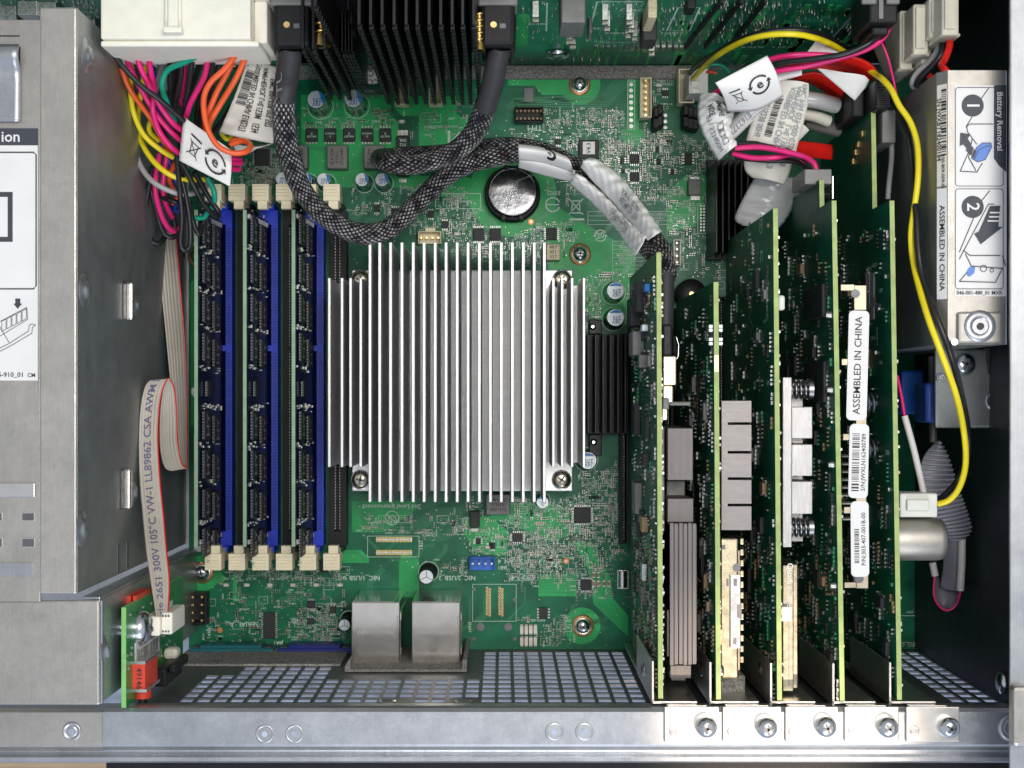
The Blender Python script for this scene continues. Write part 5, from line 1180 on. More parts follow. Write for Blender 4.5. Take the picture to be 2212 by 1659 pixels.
o = MB('chip_grey'); a_ = P(1752, 392, 4.6), P(1797, 365, 4.6); o.box(P(1738, 0, 4.9).x, P(0, 398, 4.9).y, P(1797, 0, 4.9).x, P(0, 365, 4.9).y, 3.8, 4.9); o.build('drive_socket', C4, bevel=.02)
o = MB('steel_bright'); o.pb(1797, 380, 1801, 430, 4.0, 4.8); o.build('socket_latch', C4, bevel=.01)
# small bracket screws on the feet
for k, (u, v) in enumerate(((1525, 1569), (1655, 1570), (1782, 1568), (1915, 1569), (2047, 1569))):
    phillips('bracket_screw', P(u, v, 6.125), .185, 'screw', washer=.0, rot=30+k*17, h=.22, label=['first', 'second', 'third', 'fourth', 'fifth'][k]+' screw from the left along the card brackets', category='screw', group='screws on the card brackets')
# ================================================================= cable helpers
rc = random.Random(77)
def wire(pts, mat, par, r=.052, name='wire', k=7, n=8, zc=None):
    q = smooth(PL(pts), k); return MB(mat).tube(q, r, n).build(name, par)
def resample(pts, n):
    pts = [Vector(p) for p in smooth(pts, 8)]; ls = [0]
    for a, b_ in zip(pts, pts[1:]): ls.append(ls[-1]+(b_-a).length)
    out = []; j = 0
    for i in range(n+1):
        t = ls[-1]*i/n
        while j < len(ls)-2 and ls[j+1] < t: j += 1
        f = (t-ls[j])/max(1e-6, ls[j+1]-ls[j]); out.append(pts[j].lerp(pts[j+1], min(1, f)))
    return out
class Sheet:                                     # ruled sheet between two edges, bulging across
    def __init__(s, Le, Re, bulge=0, crumple=0, n=24, seed=1, freq=3):
        s.L = resample(PL(Le), n); s.R = resample(PL(Re), n); s.n = n; s.b = bulge; s.cr = crumple
        rr = random.Random(seed); s.ph = [rr.uniform(0, 6.28) for _ in range(6)]; s.f = freq
        s.w = (s.L[n//2]-s.R[n//2]).length; s.len = sum((s.L[i+1]+s.R[i+1]-s.L[i]-s.R[i]).length/2 for i in range(n))
    def __call__(s, a, t, off=0):                # a across 0..1 from left edge, t along 0..1
        a = min(1, max(0, a)); t = min(1, max(0, t)); i = min(s.n-1, int(t*s.n)); f = t*s.n-i
        l = s.L[i].lerp(s.L[i+1], f); r = s.R[i].lerp(s.R[i+1], f); p = l.lerp(r, a)
        z = math.sin(pi*a)*s.b
        if s.cr: z += s.cr*(abs(math.sin(s.f*5*t+4*a+s.ph[0]))-.5+.6*abs(math.sin(s.f*9*t-7*a+s.ph[1]))+.35*math.sin(s.f*17*t+11*a+s.ph[2]))
        return Vector((p.x, p.y, p.z+z+off))
    def build(s, mat, name, par, draw=None, thick=.012, nu=14, label=None):
        b = MB(mat); b.grid(lambda i, j: s(i, j), nu, s.n*2); o = b.build(name, par, solid=thick, label=label)
        if draw:
            d = []; draw(d, s.w, s.len)
            MB('ink').map2(d, lambda x, y: s(x/s.w, 1-y/s.len, .03)).build('printed_text', o)
        return o
# ================================================================= main power harness, upper left
PH = thing('power_harness', 'big ivory power plug with many pink, black, yellow and orange wires in the upper left', 'cable harness', P(385, 60, 5))
zt = 6.6; b = MB('cream'); a, c = P(217, 84, zt), P(541, 27, zt); b.box(a.x, a.y, c.x, c.y+.3, 5.2, zt); b.box(a.x+.02, c.y+.301, c.x+.25, 7.15, 5.0, zt-.12)
b.box(a.x-.03, a.y-.10, c.x+.12, a.y-.001, 5.2, zt-.1)
b.box(c.x+.001, a.y+.02, c.x+.22, c.y+.3, 5.0, zt-.35)
plug = b.build('plug_body', PH, bevel=.03)
b = MB('cream')
for k in range(11): u = 221+k*29.5; b.pb(u, -40, u+26.5, 24, zt-.12, zt-.06)
b.build('plug_ribs', plug, bevel=.02)
b = MB('cream'); b.pb(355, -30, 391, 66, zt, zt+.10); b.pb(362, -30, 384, 60, zt+.1, zt+.18); b.pb(352, 56, 392, 70, zt+.001, zt+.2); b.build('plug_clip', plug, bevel=.025)
b = MB('white_pl'); q1, q2 = P(217, 118, 5.9), P(557, 96, 5.9)
for k in range(12): x = q1.x+(q2.x-q1.x)*k/11.6; b.box(x, q1.y+.02, x+.035, q2.y+.2, 4.9, 6.3)
b.box(q1.x, q1.y+.1, q2.x, q1.y+.13, 5.2, 5.9); b.build('cell_grille', plug)
Z0 = 5.6
WL = [
 ('w_black', [(368, 92, Z0), (367, 170, 5), (374, 250, 4.2), (395, 330, 3.4)]), ('w_black', [(378, 98, 5.3), (380, 160, 4.8), (372, 240, 4)]),
 ('w_black', [(396, 92, Z0), (390, 170, 5.1), (378, 240, 4.4), (390, 320, 3.4)]), ('w_black', [(421, 92, Z0), (411, 160, 5.2), (398, 250, 4.4), (396, 330, 3.5)]),
 ('w_black', [(437, 98, 5.3), (425, 160, 4.8), (400, 220, 4.3)]), ('w_black', [(471, 92, Z0), (455, 150, 5.2), (430, 220, 4.5), (424, 275, 4)]),
 ('w_black', [(484, 98, 5.4), (468, 160, 5.0), (438, 240, 4.4), (432, 280, 4)]), ('w_black', [(500, 230, 4.2), (480, 262, 3.9), (462, 284, 3.6)]),
 ('w_black', [(340, 215, 4.8), (330, 240, 4.3), (360, 300, 3.6)]), ('w_black', [(274, 240, 3.6), (274, 285, 3.2), (290, 325, 2.9), (300, 378, 2.7), (338, 418, 2.9), (378, 436, 3), (412, 440, 2.7)]),
 ('w_black', [(282, 245, 3.4), (284, 295, 3.0), (305, 345, 2.7), (330, 395, 2.5)]),
 ('w_blue', [(329, 100, 5.4), (330, 140, 4.9), (340, 220, 3.9), (348, 300, 3.3), (365, 345, 3.0), (380, 390, 2.8), (388, 430, 2.5), (375, 450, 2.3), (392, 458, 2.3)]),
 ('w_yellow', [(278, 104, 5.3), (284, 150, 4.9), (282, 185, 4.6), (288, 240, 4.2), (310, 290, 4), (345, 322, 3.9), (374, 340, 3.7)]),
 ('w_yellow', [(304, 104, 5.3), (312, 150, 4.6), (300, 230, 3.9), (299, 285, 3.6), (318, 330, 3.7), (350, 366, 3.8), (390, 386, 3.7), (444, 388, 3.3)]),
 ('w_yellow', [(335, 150, 4.4), (330, 240, 3.7), (322, 280, 3.5), (345, 305, 3.5)]), ('w_yellow', [(478, 286, 3.2), (490, 300, 3.2), (500, 290, 3.1)]),
 ('w_grey', [(355, 104, 5.3), (350, 140, 4.9), (341, 175, 4.5), (335, 200, 4.2)]),
 ('w_grey', [(300, 282, 3.5), (292, 308, 3.5), (302, 355, 3.6), (335, 396, 3.7), (395, 420, 3.5), (440, 408, 3.0), (448, 395, 2.9)]),
 ('w_orange', [(248, 102, 5.3), (262, 145, 5.0), (282, 195, 4.7), (325, 255, 4.4), (345, 290, 4.0), (372, 340, 3.4)]),
 ('w_pink', [(264, 92, 5.7), (276, 135, 5.4), (303, 190, 5.0), (340, 250, 4.6), (375, 290, 4.3), (402, 312, 4)]), ('w_pink', [(290, 92, 5.7), (303, 145, 5.4), (335, 210, 5.0), (370, 262, 4.7), (402, 288, 4.3)]),
 ('w_pink', [(317, 92, 5.7), (325, 150, 5.3), (334, 200, 4.9), (330, 235, 4.8), (342, 280, 4.5), (370, 318, 4.3), (395, 335, 4)]), ('w_pink', [(402, 100, 5.4), (398, 160, 4.8), (393, 225, 4.2)]),
 ('w_pink', [(454, 100, 5.5), (441, 165, 5.2), (412, 222, 4.8), (400, 262, 4.4)]),
 ('w_green', [(448, 92, 5.8), (438, 112, 5.7), (400, 134, 5.5), (362, 152, 5.3), (350, 185, 5.1), (362, 225, 4.7), (378, 262, 4.3)]),
 ('w_black', [(234, 96, 5.8), (262, 140, 5.6), (305, 185, 5.4), (345, 215, 5.2), (398, 262, 4.8)]), ('w_black', [(212, 86, 5.5), (240, 115, 5.2), (262, 145, 5.0)]),
 ('w_pink', [(345, 330, 3.6), (335, 400, 3.4), (345, 455, 3.0), (362, 490, 2.7), (382, 502, 2.5), (394, 480, 2.4)]), ('w_pink', [(360, 335, 3.4), (352, 400, 3.1), (358, 440, 2.8), (372, 470, 2.4)]), ('w_pink', [(335, 470, 2.2), (326, 500, 2.0), (345, 508, 1.9)]),
 ('w_orange', [(378, 350, 3.1), (366, 390, 2.8), (385, 420, 2.6), (372, 440, 2.5)]), ('w_orange', [(318, 462, 2.3), (296, 478, 2.4), (286, 506, 2.5), (300, 512, 2.5), (322, 492, 2.4)]), ('w_orange', [(309, 496, 2.55), (313, 515, 2.6), (309, 528, 2.5)]), ('w_orange', [(322, 470, 2.2), (330, 490, 2.1), (325, 505, 2)]),
 ('w_black', [(330, 360, 3.2), (318, 425, 3.0), (314, 480, 2.8), (326, 518, 2.6), (344, 526, 2.5), (356, 512, 2.4)]), ('w_black', [(322, 395, 3.0), (336, 450, 2.9), (352, 500, 2.7), (372, 513, 2.6), (384, 500, 2.5)]),
 ('w_black', [(382, 335, 3.9), (388, 410, 3.7), (393, 470, 3.4), (390, 525, 3.1), (400, 541, 3.0), (411, 525, 3.0), (408, 460, 3.3), (392, 380, 3.7)]),
 ('w_black', [(392, 350, 4.0), (418, 400, 3.8), (440, 440, 3.5), (466, 468, 3.2), (472, 458, 3.1), (452, 428, 3.2), (420, 372, 3.6)]), ('w_black', [(388, 390, 3.5), (405, 435, 3.3), (420, 488, 3.0), (431, 506, 2.9), (436, 484, 2.8)]),
 ('w_black', [(350, 400, 2.2), (368, 440, 2.1), (378, 490, 2.0)]), ('w_green', [(447, 384, 3.4), (462, 412, 3.3), (462, 440, 3.1), (450, 456, 2.9), (440, 470, 2.8), (420, 471, 2.8)]),
 ('w_pink', [(498, 342, 3.0), (520, 345, 2.8)]), ('w_pink', [(498, 352, 3.0), (522, 352, 2.8)]), ('w_pink', [(498, 365, 2.9), (517, 366, 2.7)]),
 ('w_orange', [(518, 98, 5.5), (492, 155, 5.3), (468, 200, 5.1), (450, 245, 4.9), (442, 275, 4.4)]), ('w_orange', [(541, 98, 5.6), (512, 165, 5.4), (478, 222, 5.1), (455, 262, 4.9), (450, 285, 4.4)]), ('w_orange', [(428, 262, 4.0), (436, 275, 3.9), (440, 300, 3.7)]),
 ('w_orange', [(526, 90, 5.8), (492, 142, 5.7), (455, 178, 5.6), (440, 215, 5.5), (446, 270, 5.3), (468, 312, 5.1), (500, 330, 5.0), (530, 328, 4.9), (541, 314, 4.7), (525, 304, 4.5), (498, 312, 4.4)]),
 ('w_orange', [(498, 308, 4.0), (515, 298, 3.9), (533, 300, 3.9)]),
]
for m, pts in WL: wire(pts, m, PH, .053, k=6)
def lab_eb(d, w, h):
    pass
# white flag label with the two marks
S = Sheet([(397, 253, 4.7), (392, 300, 4.6), (387, 347, 4.5)], [(500, 325, 4.6), (500, 365, 4.6), (497, 403, 4.5)], .06, .01, 10, 3)
def dr(d, w, h): d_recycle(d, w*.70, h*.42, .20, 'e', 'ink', -15); d_bin(d, w*.27, h*.42, .20, 'ink', -15)
S.build('vinyl', 'flag_label', PH, dr, label='white flag label with crossed out bin and circled e')
S = Sheet([(600, 147, 4.9), (598, 230, 4.5), (590, 310, 4.1)], [(537, 122, 4.9), (510, 200, 4.6), (473, 287, 4.1)], -.05, .012, 16, 5)
def dr(d, w, h):
    for k, (t, s_) in enumerate((('EMC P/N 038-003-502', .17), ('AMPHENOL L=0.153M   1534', .17), ('ASSEMBLED IN CHINA E182373', .16))): d_txt(d, t, w*.13+k*.19, h*.52, s_, -90, 'ink', .62)
    d_bar(d, w*.70, h*.42, w*.92, h*.88, vert=True, seed=8)
    for i, (m, vs, fs) in enumerate(d): pass
S.build('label2', 'barcode_flag', PH, dr, label='cream flag label with barcode')
S = Sheet([(500, 300, 3.4), (540, 330, 3.6)], [(510, 330, 3.3), (585, 312, 4.0)], .08, .02, 8, 6); S.build('label2', 'barcode_flag', PH)

# ================================================================= two braided cables from black plugs
def braided(name, lab, plug_uv, pts, r, tube_pts, shrink=None):
    T = thing(name, lab, 'cable', P(*pts[0]), 'braided cables with black plugs'); u0, v0, u1, v1, z = plug_uv
    b = MB('black'); a, c = P(u0, v1, z), P(u1, v0, z); b.box(a.x, a.y, c.x, 7.1, z-1.3, z); b.box(a.x+.06, a.y-.0, c.x-.06, a.y+.4, z-1.42, z-.1) if 0 else None
    root = b.build('plug', T, bevel=.08)
    b = MB('chip_grey'); b.box(a.x-.05, P(0, 12, z).y, c.x+.05, 7.15, z-.6, z+.03); b.build('plug_collar', root, bevel=.04)
    c_ = P((u0*.62+u1*.38), v0+44, z); MB('gold').cyl((c_.x, c_.y, z+.001), (c_.x, c_.y, z+.03), .055, n=12).build('gold_dot', root)
    c_ = P((u0*.35+u1*.65), v0+46, z); MB('screw_dark').box(c_.x-.05, c_.y-.04, c_.x+.05, c_.y+.04, z+.001, z+.006).build('plug_notch', root)
    b = MB('black'); a2 = P(u0+8, v1+8, z-.3); b.box(a2.x, a2.y, P(u1-4, 0, z-.3).x, a.y, z-1.2, z-.2); b.build('plug_neck', root, bevel=.05)
    q = smooth(PL(pts), 8); MB('braid').tube(q, r, 20, up=(0, 0, 1), rf=lambda t: 1+.05*math.sin(t*23)).build('braided_sleeve', T)
    q2 = smooth(PL(tube_pts), 6); o = MB('blk_rub').tube(q2, r*1.02, 20, up=(0, 0, 1), rf=lambda t: 1+.015*math.sin(t*50)).build('heat_shrink', T)
    return T, q2
B1, q2 = braided('braided_cable', 'black braided cable from the left black plug, sweeping in a deep U', (590, 10, 668, 100, 6.3),
  [(612, 205, 5.2), (613, 250, 5.0), (617, 300, 4.7), (630, 350, 4.3), (645, 395, 3.9), (672, 437, 3.5), (712, 475, 3.1), (757, 499, 2.8), (795, 506, 2.6), (835, 497, 2.4), (870, 470, 2.3), (905, 437, 2.2), (938, 402, 2.1), (975, 372, 2.0), (1018, 350, 1.9), (1070, 338, 1.9), (1120, 332, 1.8), (1180, 347, 1.8), (1245, 378, 1.9), (1300, 425, 2.3), (1350, 475, 3.0), (1395, 525, 4.0), (1424, 560, 4.6), (1437, 605, 4.9)],
  .205, [(629, 97, 5.9), (624, 140, 5.6), (618, 180, 5.3), (612, 218, 5.15)])
d = []; p = P(598, 150, 5.8); d_txt(d, 'TUBE', 0, 0, .30, 90, 'ink_mid', 1.2); MB('ink_mid').map2(d, lambda x, y: (p.x+.02+x*.6, p.y+y, p.z-.16+x*.9)).build('tube_print', B1)
B2, _ = braided('braided_cable', 'black braided cable from the right black plug, doubling back in a loop', (1038, 10, 1112, 98, 6.3),
  [(1050, 222, 4.9), (1042, 250, 4.6), (1025, 285, 4.3), (998, 315, 4.1), (962, 337, 3.9), (925, 350, 3.8), (885, 355, 3.7), (848, 352, 3.5), (826, 346, 3.0), (822, 342, 2.4), (840, 340, 1.7), (900, 336, 1.4), (970, 332, 1.4), (1040, 322, 1.6), (1110, 318, 1.9), (1180, 330, 2.1), (1245, 362, 2.3), (1310, 410, 2.7), (1365, 465, 3.4), (1410, 520, 4.2), (1430, 548, 4.5), (1441, 600, 4.6)],
  .195, [(1081, 97, 5.9), (1072, 140, 5.6), (1062, 190, 5.2), (1049, 232, 4.85)])
wire([(1437, 592, 4.9), (1437, 640, 5.0), (1436, 712, 5.1)], 'blk_rub', B1, .16, 'heat_shrink', n=16)
b = MB('black'); x0, y0, x1, y1 = onTop(1430, 700, 1453, 768, 5.5); b.box(x0, y0, x1, y1, 4.6, 5.5); x0, y0, x1, y1 = onTop(1453, 724, 1465, 768, 5.45); b.box(x0+.01, y0, x1, y1, 4.6, 5.4); b.build('plug', B1, bevel=.05)
b = MB('steel_bright'); b.tube(PL([(1461, 728, 5.45), (1466, 745, 5.45), (1465, 770, 5.45), (1460, 778, 5.45)]), .012, 6); b.tube(PL([(1460, 832, 5.3), (1456, 845, 5.2), (1451, 860, 5.1)]), .012, 6); b.build('wire_bail', B1)
def amp(d, w, h):
    for k in range(2): d_txt(d, 'AMP 991 52380061' if k else 'ASSEMBLED 1520', w*(.72-.3*k), h*.45, .15, -90, 'ink_mid', .8)
S = Sheet([(1119, 311, 2.6), (1170, 318, 2.6), (1225, 338, 2.7)], [(1120, 345, 2.4), (1175, 352, 2.4), (1238, 372, 2.5)], .22, .0, 12, 7)
def dr(d, w, h): d_arc(d, w*.40, h*.42, .12, .05, 150, 390, 'ink'); d_txt(d, 'e', w*.4, h*.42, .16, 40)
S.build('vinyl', 'label_sleeve', B1, dr, label='short white sleeve with part of a circled e')
S = Sheet([(1122, 340, 2.4), (1175, 350, 2.4), (1243, 368, 2.5)], [(1120, 362, 2.0), (1180, 380, 2.0), (1240, 394, 2.1)], .12, .0, 12, 8); S.build('vinyl', 'label_sleeve', B1)
S = Sheet([(1262, 345, 3.2), (1277, 341, 3.2), (1310, 357, 3.3), (1350, 393, 3.6), (1387, 440, 4.3), (1430, 500, 5.0)], [(1254, 362, 3.0), (1284, 395, 3.1), (1324, 437, 3.4), (1350, 467, 3.9), (1385, 505, 4.7), (1399, 520, 5.0)], .22, .05, 26, 9, 4)
S.build('vinyl', 'label_sleeve', B2, amp, label='long crumpled white sleeve, upper of the pair')
S = Sheet([(1247, 374, 2.9), (1297, 412, 3.05), (1345, 462, 3.7), (1396, 511, 4.9)], [(1229, 396, 2.5), (1284, 443, 2.8), (1330, 493, 3.6), (1372, 553, 4.8)], .20, .05, 26, 10, 4)
S.build('vinyl', 'label_sleeve', B1, amp, label='long crumpled white sleeve, lower of the pair')

# ================================================================= pink and black harness with white flags, upper right
PK = thing('power_cable', 'pink and black wire cable with white flag labels in the upper right', 'cable harness', P(1700, 150, 4))
b = MB('black'); a, c = P(1878, 62, 6.2), P(1940, 5, 6.2); b.box(a.x, a.y+.1, c.x, 7.1, 4.9, 6.2); b.box(a.x+.1, a.y-.05, c.x-.1, a.y+.099, 5.0, 6.0); root = b.build('plug', PK, bevel=.04)
b = MB('screw_dark'); b.pb(1899, -10, 1908, 40, 6.201, 6.21); b.build('plug_groove', root); b = MB('chip_grey'); b.pb(1862, -30, 1895, 8, 6.21, 6.3); b.pb(1915, -30, 1945, 8, 6.21, 6.3); b.build('plug_collar', root, bevel=.03)
for m, pts in (('w_pink', [(1884, 62, 5.4), (1880, 78, 5.2), (1866, 95, 4.9)]), ('w_pink', [(1920, 60, 5.6), (1905, 85, 5.6), (1868, 108, 5.5), (1808, 127, 5.3), (1742, 143, 5.2), (1672, 155, 5.0), (1600, 180, 4.6)]),
               ('w_black', [(1905, 60, 5.7), (1880, 92, 5.8), (1825, 116, 5.7), (1758, 127, 5.5), (1680, 138, 5.2), (1610, 170, 4.8)]), ('w_pink', [(1815, 122, 5.2), (1760, 118, 5.2), (1708, 120, 5.2), (1660, 130, 5.0), (1600, 160, 4.7), (1552, 196, 4.3), (1530, 214, 4.0)]),
               ('w_black', [(1590, 185, 4.4), (1558, 208, 4.0), (1540, 225, 3.8)]),
               ('w_black', [(1592, 311, 4.2), (1638, 310, 4.3), (1681, 317, 4.4), (1716, 332, 4.4), (1745, 346, 4.4)]), ('w_pink', [(1588, 320, 4.3), (1640, 318, 4.4), (1690, 326, 4.5), (1735, 338, 4.6), (1758, 353, 4.7), (1764, 372, 4.7)]),
               ('w_pink', [(1583, 331, 4.1), (1625, 341, 4.2), (1675, 340, 4.3), (1718, 333, 4.2), (1740, 350, 4.3)]), ('w_black', [(1590, 340, 4.0), (1650, 346, 3.9), (1715, 349, 4.0), (1750, 368, 4.2)]), ('w_black', [(1730, 352, 3.7), (1748, 372, 3.9)])):
    wire(pts, m, PK, .052)
def e_bin(d, w, h): d_recycle(d, w*.60, h*.30, .19, 'e', 'ink', 12); d_bin(d, w*.52, h*.72, .20, 'ink', 12)
S = Sheet([(1657, 120, 5.9), (1600, 150, 5.9), (1545, 179, 5.8)], [(1692, 208, 5.4), (1635, 238, 5.3), (1572, 240, 5.1)], .14, 0, 16, 11)
def dr(d, w, h): d_recycle(d, w*.52, h*.66, .17, 'e', 'ink', 100); d_bin(d, w*.66, h*.26, .17, 'ink', 100)
S.build('vinyl', 'flag_label', PK, dr, label='large white flag label with circled e and crossed out bin')
def asm(d, w, h):
    for k, t in enumerate(('EMC P', 'AMPHE', 'ASSE')): d_txt(d, t, w*.3+k*.13, h*.75, .13, -80, 'ink', .8)
S = Sheet([(1560, 212, 4.4), (1585, 240, 4.6), (1578, 275, 4.6), (1592, 314, 4.5)], [(1511, 204, 4.3), (1507, 250, 4.4), (1520, 293, 4.3), (1551, 348, 4.1)], .26, .05, 24, 12, 3)
def dr(d, w, h):
    for k, t in enumerate(('EMC P', 'AMPHE', 'ASSE')): d_txt(d, t, w*.18+k*.15, h*.70, .13, -90, 'ink', .8)
    d_bar(d, w*.35, h*.12, w*.6, h*.5, vert=True, seed=10); d_txt(d, '991 523800H', w*.75, h*.35, .12, -90, 'ink_mid')
S.build('vinyl', 'label_sleeve', PK, dr, label='crumpled white sleeve around the pink wires')
S = Sheet([(1590, 236, 4.5), (1570, 262, 4.3), (1552, 262, 4.2)], [(1578, 216, 4.4), (1555, 225, 4.2), (1545, 232, 4.2)], .05, .01, 10, 13); S.build('label2', 'label_sleeve', PK)
S = Sheet([(1650, 205, 4.6), (1610, 232, 4.5), (1562, 278, 4.2)], [(1672, 225, 4.5), (1634, 255, 4.4), (1583, 305, 4.1)], .14, 0, 16, 14)
def dr(d, w, h): d_txt(d, 'E162373', w*.55, h*.28, .15, -90, 'ink_mid'); d_bar(d, w*.2, h*.5, w*.9, h*.8, vert=True, seed=12)
S.build('vinyl', 'label_sleeve', PK, dr)
S = Sheet([(1747, 180, 4.9), (1744, 230, 4.7), (1718, 332, 4.4)], [(1681, 174, 4.7), (1640, 220, 4.5), (1611, 305, 4.2)], .10, .008, 20, 15)
def dr(d, w, h):
    for k, (t, s_) in enumerate((('EMC P/N 039-000-028', .175), ('AMPHENOL  L=0.13M', .17), ('ASSEMBLED IN CHINA', .165))): d_txt(d, t, w*(.13+.15*k), h*(.50-.04*k), s_, -90, 'ink_mid', .72)
    d_bar(d, w*.56, h*.12, w*.70, h*.72, vert=True, seed=16); d_txt(d, '0215238 00H6', w*.82, h*.35, .16, -90, 'ink_mid', .7)
S.build('label2', 'barcode_flag', PK, dr, label='cream flag label with barcode and three lines of text')
S = Sheet([(1712, 345, 3.6), (1705, 375, 3.5), (1694, 399, 3.4)], [(1607, 340, 3.6), (1610, 368, 3.5), (1625, 384, 3.4)], .12, 0, 10, 17)
def dr(d, w, h): d_txt(d, '73', w*.48, h*.7, .16, -90, 'ink_mid'); d_txt(d, '3', w*.2, h*.75, .16, -90, 'ink_mid')
S.build('label2', 'barcode_flag', PK, dr)
S = Sheet([(1722, 385, 2.9), (1732, 405, 2.9), (1700, 470, 2.7), (1680, 495, 2.6)], [(1630, 384, 2.9), (1610, 420, 2.8), (1587, 472, 2.6), (1606, 488, 2.6)], .15, .02, 16, 18); S.build('film', 'clear_flag', PK, label='translucent flag label hanging below the others')
for nm, Le, Re, sd in (('flag_label', [(1766, 83, 5.0), (1740, 117, 4.9)], [(1772, 84, 5.0), (1829, 118, 4.8)], 20), ('flag_label', [(1766, 148, 5.1), (1766.5, 149, 5.1), (1845, 216, 4.6)], [(1800, 155, 5.1), (1877, 168, 4.9), (1846, 217, 4.6)], 21),
                       ('flag_label', [(1731, 146, 4.9), (1673, 160, 4.7)], [(1732, 162, 4.9), (1680, 178, 4.7)], 22), ('flag_label', [(1729, 264, 4.2), (1720, 306, 4.1)], [(1748, 281, 4.2), (1722, 308, 4.1)], 23)):
    Sheet(Le, Re, .03, 0, 8, sd).build('vinyl', nm, PK)
b = MB('chip_grey')
# clear tie sleeves; the dark grey third tube is a painted shadow
TS = thing('tube_bundle', 'stubby translucent cable sleeves behind the white labels, with a dark tube as painted shadow', 'cable sleeves', P(1770, 250, 3.5))
for pts, r_, m in (([(1730, 213, 4.0), (1768, 218, 4.0), (1806, 228, 3.8)], .15, 'film'), ([(1732, 246, 3.7), (1762, 252, 3.7), (1790, 262, 3.6)], .11, 'label2'), ([(1738, 264, 3.4), (1775, 272, 3.3), (1812, 282, 3.2)], .13, 'chip_grey')): wire(pts, m, TS, r_, 'sleeve', n=16)
# red flat data cables
RD = thing('data_cable', 'glossy red flat data cable arching from the white labels to the black edge connector', 'cable', P(1820, 150, 4))
Sheet([(1700, 128, 4.8), (1750, 119, 5.0), (1810, 117, 5.1), (1850, 124, 5.1), (1885, 142, 5.0), (1900, 166, 4.9)], [(1700, 140, 4.7), (1745, 146, 4.6), (1800, 152, 4.5), (1838, 156, 4.5), (1868, 172, 4.5), (1878, 176, 4.5)], .10, 0, 24, 31).build('w_red', 'flat_cable', RD, thick=.05)
b = MB('black'); a, c = P(1858, 245, 4.4), P(1918, 170, 4.9); b.box(P(1892, 0, 5.3).x, P(0, 236, 5.3).y, P(1923, 0, 5.3).x, P(0, 170, 5.3).y, 4.3, 5.3); b.box(a.x-.2, a.y-.1, P(1892, 0, 5.3).x-.01, c.y+.1, 3.2, 4.6); root = b.build('plug', RD, bevel=.05)
b = MB('black')
for k in range(10): b.pb(1894, 186+k*4.6, 1922, 188.6+k*4.6, 5.30, 5.335)
b.build('grip_ribs', root)
RD2 = thing('data_cable', 'darker red flat data cable passing under the white triangular flag', 'cable', P(1780, 180, 3.8))
Sheet([(1712, 166, 4.0), (1760, 155, 4.1), (1800, 172, 4.1), (1852, 210, 4.0)], [(1712, 174, 3.8), (1752, 180, 3.7), (1795, 206, 3.6), (1826, 224, 3.6)], .08, 0, 20, 32).build('w_red', 'flat_cable', RD2, thick=.05)
RD3 = thing('data_cable', 'short straight red flat cable entering behind the rightmost card', 'cable', P(1755, 322, 3.2))
Sheet([(1700, 304, 3.6), (1745, 308, 3.4), (1796, 314, 3.2)], [(1700, 332, 3.5), (1745, 338, 3.3), (1796, 344, 3.1)], .05, 0, 12, 33).build('w_red', 'flat_cable', RD3, thick=.06)
# yellow and black pair running to the card on the right
YB = thing('fan_cable', 'long yellow and black wire pair arching over the top and down the right side', 'cable', P(1990, 500, 5.5))
YW = [(1497, 170, 1.2), (1508, 158, 2.0), (1528, 138, 3.2), (1560, 113, 4.4), (1612, 87, 5.2), (1665, 75, 5.5), (1718, 74, 5.6), (1760, 82, 5.4), (1800, 98, 5.0), (1850, 130, 4.6), (1890, 160, 5.0), (1905, 170, 5.5), (1925, 193, 5.7), (1942, 227, 5.8), (1968, 267, 5.9), (1982, 317, 6.0), (1983, 383, 6.1), (1975, 450, 6.1), (1968, 505, 6.1), (1972, 560, 6.1), (1984, 615, 6.4), (2006, 690, 6.8), (2038, 775, 6.9), (2066, 855, 6.5), (2082, 932, 5.9), (2086, 999, 5.8), (2074, 1049, 5.7), (2052, 1079, 5.6), (2026, 1089, 5.5)]
BW = [(1490, 158, 1.2), (1504, 144, 2.2), (1532, 124, 3.4), (1570, 100, 4.3), (1620, 78, 5.0), (1680, 66, 5.2), (1745, 68, 5.2), (1800, 88, 4.8), (1850, 122, 4.3), (1900, 170, 4.8), (1937, 232, 5.3), (1947, 262, 5.5), (1962, 302, 5.7), (1969, 360, 5.8), (1973, 417, 6.0), (1980, 470, 6.2), (1983, 533, 6.3), (1993, 599, 6.4), (2022, 682, 6.8), (2054, 765, 6.8), (2076, 849, 6.2), (2091, 932, 5.5), (2090, 985, 5.3), (2070, 1036, 5.2), (2040, 1070, 5.3), (2026, 1078, 5.4)]
wire(BW, 'w_black', YB, .056, n=10); wire(YW, 'w_yellow', YB, .054, n=10)
wire([(1530, 152, 1.0), (1536, 140, 1.3), (1560, 142, 1.3), (1575, 155, 1.2)], 'w_green', YB, .03); wire([(1518, 165, 1.0), (1530, 155, 1.1), (1548, 158, 1.1)], 'w_red', YB, .03)
